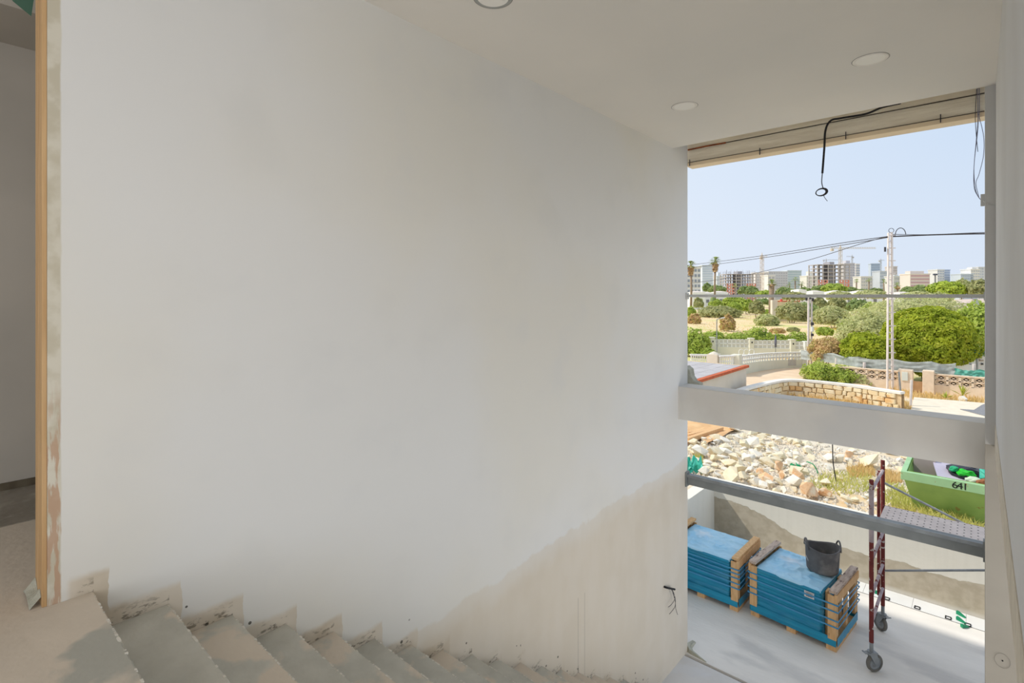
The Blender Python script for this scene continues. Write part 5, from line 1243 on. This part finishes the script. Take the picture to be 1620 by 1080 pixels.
# tree row under the skyline
trs = [(1113,1124,446,462,260,'leaf_dk','dark tree right of the white slab block'),(1122,1146,449,464,250,'leaf_dk','broad tree behind the tall palm'),(1170,1186,450,466,230,'leaf_dk','green tree in front of the left brick shell'),(1181,1198,451,468,225,'leaf_dk','green tree at the right foot of the left brick shell'),(1196,1220,457,472,190,'leaf_br','bright lime tree left of the stout palm'),
 (1196,1216,470,482,180,'leaf_dk','dark green tree under the lime tree'),(1230,1252,452,470,220,'leaf_dk','dense green tree right of the stout palm'),(1248,1266,455,472,220,'leaf_dk','dense green tree below the feather palm'),(1262,1284,453,470,225,'leaf_dk','dense tree left of the right brick shell'),(1240,1272,459,476,175,'leaf_ol','olive tree crown behind the ruin'),
 (1284,1304,450,466,235,'leaf_dk','tree at the left foot of the right brick shell'),(1294,1308,449,464,240,'leaf_dk','dark cypress-like tree before the right brick shell'),(1302,1336,446,466,230,'leaf_br','lime green tree before the right brick shell'),(1336,1356,452,468,240,'leaf_dk','tree right of the right brick shell'),(1352,1376,455,468,245,'leaf_dk','tree below the pale towers left of centre'),(1372,1396,454,470,240,'leaf_dk','tree left of the ladder-like pole'),
 (1428,1446,451,468,230,'leaf_dk','tree right of the ladder-like pole'),(1444,1466,449,468,230,'leaf_dk','tree below the pink rounded block'),(1462,1480,452,470,235,'leaf_dk','tree right of the pink rounded block'),(1474,1522,445,474,140,'leaf_pine','lime green umbrella pine at right'),(1510,1534,443,470,150,'leaf_pa','pale tree between the pine and the jamb'),(1534,1562,442,474,135,'leaf_ol','olive tree beside the right jamb'),
 (1432,1470,462,474,140,'leaf_pa','pale low tree canopy above the bar right of centre'),(1466,1500,464,480,120,'leaf_pa','pale tree canopy below the lime pine'),(1356,1400,460,474,150,'leaf_pa','pale low tree canopy above the bar left of the pole'),(1310,1345,462,476,150,'leaf_pa','pale low tree canopy above the bar before the brick shell')]
for i, (a, b_, tp_, bt_, t, m, lab) in enumerate(trs):
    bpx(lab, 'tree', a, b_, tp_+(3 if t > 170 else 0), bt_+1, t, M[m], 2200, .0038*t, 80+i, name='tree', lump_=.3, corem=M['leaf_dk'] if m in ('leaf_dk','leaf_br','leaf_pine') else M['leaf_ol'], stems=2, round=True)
mb = MB(); p = gp_(1127.5,160); mb.lathe([(.05,0),(.9,.6),(1.0,2.5),(.7,4.4),(.0,5.6)],10,Matrix.Translation(p)); ct = thing('cypress', 'slim dark cypress just left of the tall palm foot', 'tree', p)
obj('foliage', mb, M['leaf_dk'], ct, smooth=True); mb = MB(); mb.cyl(p-Vector((0,0,.3)), p+Vector((0,0,.8)), .12, n=6); obj('trunk', mb, M['trunk'], ct)

# ================================================================== RUIN, HOUSES, CITY
rt_ = 108; ru = thing('ruined_wall', 'ruined stone wall with a pale pillar and brick coping in the field', 'ruin', gp_(1242,rt_))
p = gp_(1224.5,rt_); mb = MB(); mb.box(-.55,.55,-.4,.4,-.2,EYE-(474.5-HZ)/FPX*rt_-p.z,Matrix.Translation(p) @ Matrix.Rotation(TH,4,'Z')); obj('pillar', mb, M['beige'], ru)
a, b_ = gp_(1228,rt_), gp_(1264,rt_+3); zt_ = EYE-(477-HZ)/FPX*rt_; mb = MB(); mb.bar((a.x,a.y,(zt_+a.z)/2),(b_.x,b_.y,(zt_+a.z)/2),.5,zt_-a.z); obj('stone_wall', mb, M['stone'], ru)
mb = MB(); mb.bar((a.x,a.y,zt_+.1),(b_.x,b_.y,zt_+.1),.6,.22); obj('brick_coping', mb, M['redtile'], ru)
p = gp_(1236,rt_-1); mb = MB(); mb.cyl(Vector((p.x,p.y,zt_)), Vector((p.x,p.y,zt_+.55)), .28, .22, n=8); tag(obj('red_drum', mb, mat('red_paint', C(220,90,80), rough=.6)), 'small red drum on top of the ruined wall', 'drum')
p = gp_(1155,138); R3 = Matrix.Rotation(TH,3,'Z')
mb = MB(); mb.grid(lambda u, v: p+R3 @ Vector(((u-.5)*2.6, (v-.5)*1.6, 1.5*math.exp(-((u-.25)*4)**2)*(.5+.5*math.cos(6*(v-.5)))+.35*(1-u)+.15*noise.noise(Vector((u*5,v*5,0))))), 14, 10)
tag(obj('blue_tarpaulin', mb, mat('blue_tarp', C(70,140,214), C(56,120,200), 1, .5)), 'small crumpled blue tarpaulin lying in the scrub', 'tarpaulin')
# pinkish roofed house beside the jamb
hh = thing('pink_roof_house', 'low house with pale pink tiled roof beside the right jamb', 'house', at(1545,62,-.8))
a = ont(1512,474,64); b_ = ont(1538,473,66); c = ont(1556,491,60); d = ont(1506,485,60); e2 = ont(1600,480,62)
mb = MB(); mb.add([ont(1507,487,58), ont(1513,473.5,62), ont(1541,472.5,62), ont(1556,492,58), ont(1610,495,58), ont(1600,474,62), ont(1530,476,70)], [(0,3,2,1),(3,4,5,2),(1,2,5,6)])
ro_ = obj('roof', mb, mat('pale_pink_roof_tiles', C(222,202,188), C(210,190,176), 2, .9, .3, 6), hh); so_ = ro_.modifiers.new('thick','SOLIDIFY'); so_.thickness = .18
mb = MB(); mb.bar(ont(1541,472.3,61.8), ont(1556.5,493,57.8), .35, .3); obj('verge_board', mb, M['asphalt'], hh)
mb = MB(); q0 = ont(1509,492,59); q1 = ont(1612,497,59); mb.bar(Vector((q0.x,q0.y,.9)), Vector((q1.x,q1.y,.9)), .3, 3.4); obj('house_wall', mb, M['beige'], hh)
mb = MB(); q0 = ont(1553,497,57.6); mb.bar(Vector((q0.x,q0.y,-.8)), Vector((q0.x,q0.y,2.6)), .5, .5); obj('corner_post', mb, M['asphalt'], hh)
# bungalow roofs
def bungalow(px0, px1, top, t, lab, seed):
    p0, p1 = at(px0,t,0), at(px1,t,0); z1 = EYE-(top-HZ)/FPX*t; r = thing('bungalow', lab, 'house', gp_((px0+px1)/2,t)); dpt = Vector((-ST,CT,0))*6; h = (px1-px0)*.22*t/FPX*.5
    z0 = z1-h; mid = (p0+p1)/2
    mb = MB(); mb.add([Vector((p0.x,p0.y,-.9)),Vector((p1.x,p1.y,-.9)),Vector((p1.x,p1.y,z0)),Vector((p0.x,p0.y,z0)),p0+dpt+Vector((0,0,-.9)),p1+dpt+Vector((0,0,-.9)),p1+dpt+Vector((0,0,z0)),p0+dpt+Vector((0,0,z0))],[(0,1,2,3),(1,5,6,2),(5,4,7,6),(4,0,3,7)]); obj('house_wall', mb, M['fwhite'], r)
    a = p0.lerp(p1,.35)+dpt*.5; b2 = p0.lerp(p1,.65)+dpt*.5; o_ = .4
    mb = MB(); mb.add([Vector((p0.x,p0.y,z0)),Vector((p1.x,p1.y,z0)),p1+dpt+Vector((0,0,z0)),p0+dpt+Vector((0,0,z0)),Vector((a.x,a.y,z1)),Vector((b2.x,b2.y,z1))],[(0,1,5,4),(1,2,5),(2,3,4,5),(3,0,4)]); obj('roof', mb, mat('pale_bungalow_roof%d' % seed, C(226,216,206), C(210,198,188), .5), r)
    mb = MB(); q = p0.lerp(p1,.3); q2 = p0.lerp(p1,.55); f = Vector((ST,-CT,0))*.06; mb.bar(Vector((q.x,q.y,(z0-.9)/2))+f, Vector((q2.x,q2.y,(z0-.9)/2))+f, .08, 1.2); obj('window', mb, M['asphalt'], r)
for i, (a, b_, tp_, lab) in enumerate(((1096,1116,460,'pale roofed bungalow under the white slab block'),(1112,1130,461.5,'pale roofed bungalow left of the tall palm trunk'),(1133,1152,460,'pale roofed bungalow right of the tall palm trunk'),(1286,1304,459,'pale roofed bungalow at the foot of the right brick shell'),(1318,1340,459,'pale roofed bungalow right below the lime tree'),(1336,1356,461,'pale roofed bungalow left of the small palms'),(1360,1378,459,'white bungalow below the slim glass tower'),(1376,1396,459.5,'white bungalow left of the ladder-like pole'),(1424,1446,461,'white bungalow right of the ladder-like pole'),(1264,1276,457,'small white hut with a pointed roof left of the right brick shell'))):
    bungalow(a, b_, tp_, 200+6*(i % 3), lab, i)
# towers; distance haze put into their pale wall and window colours
def box_at(px0, px1, top, t, depth, yaw=0):
    p0, p1 = at(px0,t,0), at(px1,t,0); return p0, p1, EYE-(top-HZ)/FPX*t
CM = {}
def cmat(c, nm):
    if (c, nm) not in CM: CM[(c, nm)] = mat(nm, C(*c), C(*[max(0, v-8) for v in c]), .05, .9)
    return CM[(c, nm)]
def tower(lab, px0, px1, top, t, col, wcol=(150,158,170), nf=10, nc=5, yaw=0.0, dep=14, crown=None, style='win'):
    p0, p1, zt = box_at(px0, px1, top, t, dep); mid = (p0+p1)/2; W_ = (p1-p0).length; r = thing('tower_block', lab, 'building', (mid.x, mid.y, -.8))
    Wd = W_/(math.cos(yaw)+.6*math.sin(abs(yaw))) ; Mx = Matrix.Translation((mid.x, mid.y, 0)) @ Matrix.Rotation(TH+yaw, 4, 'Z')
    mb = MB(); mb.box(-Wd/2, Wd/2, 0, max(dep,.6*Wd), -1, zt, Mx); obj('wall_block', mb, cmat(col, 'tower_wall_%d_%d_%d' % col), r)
    mb = MB(); H_ = zt+1; fh = H_/nf
    for f in range(1, nf):
        z = -1+f*fh
        if style == 'win':
            for c in range(nc): x = -Wd/2+Wd*(c+.5)/nc; mb.box(x-Wd/nc*.3, x+Wd/nc*.3, -.25, .05, z+fh*.25, z+fh*.75, Mx)
        else: mb.box(-Wd/2*.94, Wd/2*.94, -.25, .05, z+fh*.35, z+fh*.8, Mx)
        if yaw: 
            s_ = 1 if yaw < 0 else -1
            for c in range(3): y = max(dep,.6*Wd)*(c+.5)/3; x = s_*Wd/2; mb.box(x-.25, x+.25, y-1.4, y+1.4, z+fh*.25, z+fh*.75, Mx)
    obj('windows', mb, cmat(wcol, 'tower_window_%d_%d_%d' % wcol), r, kind='stuff')
    mb = MB(); mb.box(-Wd/2-.4, Wd/2+.4, -.4, max(dep,.6*Wd)+.4, zt, zt+.9, Mx); obj('parapet', mb, cmat(tuple(min(255,v+6) for v in col), 'tower_cap_%d_%d_%d' % col), r)
    if crown:
        mb = MB(); mb.box(-Wd/2+Wd*crown[0], -Wd/2+Wd*crown[1], 3, 10, zt, zt+crown[2], Mx); obj('roof_housing', mb, cmat(col, 'tower_wall_%d_%d_%d' % col), r)
    return r
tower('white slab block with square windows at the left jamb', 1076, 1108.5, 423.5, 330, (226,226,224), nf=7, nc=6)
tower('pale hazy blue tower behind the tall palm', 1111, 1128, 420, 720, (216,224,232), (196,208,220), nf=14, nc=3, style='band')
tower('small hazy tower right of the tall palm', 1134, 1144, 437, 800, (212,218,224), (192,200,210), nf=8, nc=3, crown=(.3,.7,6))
tower('pale grey block right of the left brick shell', 1197, 1216, 432, 620, (214,210,210), (188,186,190), nf=10, nc=5)
tower('white stepped house block left of the stout palm', 1215, 1226, 436, 500, (228,226,222), (190,190,194), nf=6, nc=2)
tower('long grey ribbed apartment slab behind the stout palm', 1216, 1246, 430, 640, (212,212,214), (190,190,194), nf=11, nc=8)
tower('pale blue green ribbed apartment slab in the left skyline', 1246, 1268, 428.5, 640, (208,216,218), (184,200,204), nf=12, nc=6, style='band')
tower('cream terraced block left of the right brick shell', 1276, 1293, 437, 600, (222,220,212), (196,196,190), nf=8, nc=4, crown=(.4,.8,6))
tower('grey tower behind the right brick shell', 1336, 1352, 417, 640, (204,202,206), (178,178,186), nf=14, nc=4, crown=(.3,.7,4))
tower('slim white tower right of the right brick shell', 1351, 1363.5, 418, 660, (226,222,218), (176,184,196), nf=14, nc=3, yaw=.5)
tower('low cream block below the slim white tower', 1362, 1380, 438, 600, (220,218,212), (190,192,194), nf=7, nc=5)
tower('tall blue grey glass tower in the middle of the skyline', 1378, 1392, 417.5, 680, (188,200,214), (166,182,202), nf=16, nc=5, style='band', yaw=-.4)
tower('grey framed block behind the small palms', 1392, 1404, 429.5, 640, (204,210,216), (176,186,198), nf=9, nc=4)
tower('slim beige tower right behind the ladder-like pole', 1412, 1419.5, 422, 680, (216,208,202), (190,184,182), nf=13, nc=3)
tower('long pale low slab right of the ladder-like pole', 1414, 1434, 437.5, 560, (212,214,210), (190,194,192), nf=6, nc=7, crown=(.2,.5,2))
tower('grey cube block left of the pink block', 1432, 1440, 439, 560, (196,196,200), (176,178,186), nf=6, nc=3)
tower('pinkish rounded apartment block with stepped sides', 1440, 1471, 434, 520, (222,212,204), (198,166,170), nf=8, nc=6, style='band', crown=(.12,.82,3.5))
tower('pale twin tower right of the pink block', 1483, 1494, 427, 620, (220,220,218), (176,184,198), nf=12, nc=3)
tower('blue grey half of the twin tower', 1493, 1503, 427.5, 622, (176,188,208), (200,208,220), nf=12, nc=3, style='band')
tower('blue grey stepped block near the right jamb', 1520, 1540, 434, 600, (196,206,216), (172,184,198), nf=9, nc=6)
tower('white apartment tower near the right jamb', 1536, 1550, 426.5, 600, (226,224,218), (190,194,200), nf=11, nc=4, crown=(.4,.9,3))
tower('pale tower cut by the right jamb', 1548, 1566, 423, 640, (214,216,218), (190,196,204), nf=12, nc=4)
# unfinished concrete frames with brick lower floors
M['cframe'] = mat('raw_concrete_frame', C(196,190,188), C(182,176,174), .2, .9); M['brick'] = mat('orange_red_brick', C(226,152,130), C(216,138,116), .5, .95)
def shell(lab, px0, px1, top, t, nf, brick_f, bays, brick_bays, netting, seed):
    p0, p1, zt = box_at(px0, px1, top, t, 14); mid = (p0+p1)/2; W_ = (p1-p0).length; r = thing('unfinished_building', lab, 'building', (mid.x,mid.y,-.8)); Mx = Matrix.Translation((mid.x,mid.y,0)) @ Matrix.Rotation(TH,4,'Z'); D_ = 13; H_ = zt+1; fh = H_/nf; rn = random.Random(seed)
    for f in range(1, nf+1):
        mb = MB(); mb.box(-W_/2, W_/2, 0, D_, -1+f*fh-.45, -1+f*fh, Mx); obj('floor_slab', mb, M['cframe'], r)
    for c in range(bays+1):
        x = -W_/2+.3+(W_-.6)*c/bays; mb = MB()
        for y in (.3, D_/2, D_-.3): mb.box(x-.35, x+.35, y-.35, y+.35, -1, zt, Mx)
        obj('column', mb, M['cframe'], r)
    mb = MB(); mb.box(-W_*.08, W_*.06, 2, D_-2, -1, zt+2.2, Mx); obj('stair_core', mb, cmat((170,168,172),'stair_core'), r)
    for c in brick_bays:
        for f in range(brick_f):
            x0 = -W_/2+.3+(W_-.6)*c/bays; x1 = x0+(W_-.6)/bays; z0 = -1+f*fh; mb = MB(); w_ = (x1-x0)
            mb.box(x0+.2, x0+w_*.3, .1, .5, z0, z0+fh-.4, Mx); mb.box(x0+w_*.7, x1-.2, .1, .5, z0, z0+fh-.4, Mx); mb.box(x0+w_*.3, x0+w_*.7, .1, .5, z0, z0+fh*.3, Mx); mb.box(x0+w_*.3, x0+w_*.7, .1, .5, z0+fh*.72, z0+fh-.4, Mx); obj('brick_infill', mb, M['brick'], r)
    if netting:
        mb = MB()
        for k in range(46): x = rn.uniform(-W_/2, W_/2); y = rn.choice((0, D_)); mb.box(x-.07, x+.07, y-.07, y+.07, zt, zt+rn.uniform(2.0,3.6), Mx)
        for z in (zt+1.2,): mb.box(-W_/2, W_/2, -.1, 0, z, z+.15, Mx)
        obj('roof_props', mb, cmat((176,176,186),'roof_props'), r, kind='stuff')
    return r
shell('unfinished concrete building with red brick floors, left in the skyline', 1148.5, 1197, 433, 450, 9, 6, 6, (0,1,4,5), True, 1)
shell('taller unfinished concrete building with red brick floors, right of the left one', 1293, 1345, 418, 430, 10, 6, 6, (0,1,4,5), False, 2)
# cranes
def crane(lab, px, top, t, col, jl, jr, tw=1.2):
    p = gp_(px, t); zt = EYE-(top-HZ)/FPX*t; r = thing('tower_crane', lab, 'crane', p); m = cmat(col, 'crane_%d_%d_%d' % col); R4 = Matrix.Translation((p.x,p.y,0)) @ Matrix.Rotation(TH,4,'Z')
    mb = MB()
    for a in (-1,1):
        for b_ in (-1,1): mb.box(a*tw/2-.14,a*tw/2+.14,b_*tw/2-.14,b_*tw/2+.14,-1,zt,R4)
    z = 0; k = 1
    while z < zt-2:
        for b_ in (-1,1): mb.bar(R4 @ Vector((-k*tw/2,b_*tw/2,z)), R4 @ Vector((k*tw/2,b_*tw/2,z+2)), .16, .16)
        z += 2; k = -k
    obj('mast', mb, m, r)
    mb = MB(); L0, L1 = jl*t/FPX, jr*t/FPX
    for zz, yy in ((0,-.5),(0,.5),(1.0,0)): mb.box(-L0,L1,yy-.12,yy+.12,zt+zz-.12,zt+zz+.12,R4)
    n2 = int((L0+L1)/2)
    for i in range(n2): x = -L0+i*2; mb.bar(R4 @ Vector((x,-.5,zt)), R4 @ Vector((x+1,0,zt+1)), .12, .12); mb.bar(R4 @ Vector((x+1,0,zt+1)), R4 @ Vector((x+2,.5,zt)), .12, .12)
    obj('jib', mb, m, r)
    mb = MB(); mb.add([R4 @ Vector(q) for q in ((-.6,-.6,zt),(.6,-.6,zt),(.6,.6,zt),(-.6,.6,zt),(0,0,zt+4))], [(0,1,4),(1,2,4),(2,3,4),(3,0,4)]); obj('crane_head', mb, m, r)
    s_ = -1 if L0 < L1 else 1; mb = MB(); mb.box(-L0 if L0 < L1 else L1-2, -L0+2 if L0 < L1 else L1,-.9,.9,zt-2.2,zt,R4); obj('counterweight', mb, m, r)
crane('beige tower crane standing between the left shell and grey slab', 1205.5, 406, 440, (214,200,186), 3, 8, 2.0)
crane('tall beige tower crane behind the right brick shell', 1329.5, 393, 445, (216,204,186), 15, 56, 1.8)
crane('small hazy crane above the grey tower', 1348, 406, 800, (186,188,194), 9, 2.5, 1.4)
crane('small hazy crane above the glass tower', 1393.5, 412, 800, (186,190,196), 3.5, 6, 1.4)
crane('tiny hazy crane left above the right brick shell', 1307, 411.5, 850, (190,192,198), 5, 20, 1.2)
# dark lamp mast in the right skyline
p = gp_(1479.5,190); zt_ = EYE-(434-HZ)/FPX*190; lm = thing('floodlight_mast', 'dark floodlight mast in front of the right skyline', 'mast', p)
mb = MB(); mb.cyl(p, Vector((p.x,p.y,zt_)), .32, .26, n=8); obj('mast_pole', mb, M['asphalt'], lm)
mb = MB(); mb.bar(Vector((p.x,p.y,zt_))-rx*.7, Vector((p.x,p.y,zt_))+rx*.7, .5, .6); obj('floodlight_head', mb, cmat((100,104,120),'flood_head'), lm)
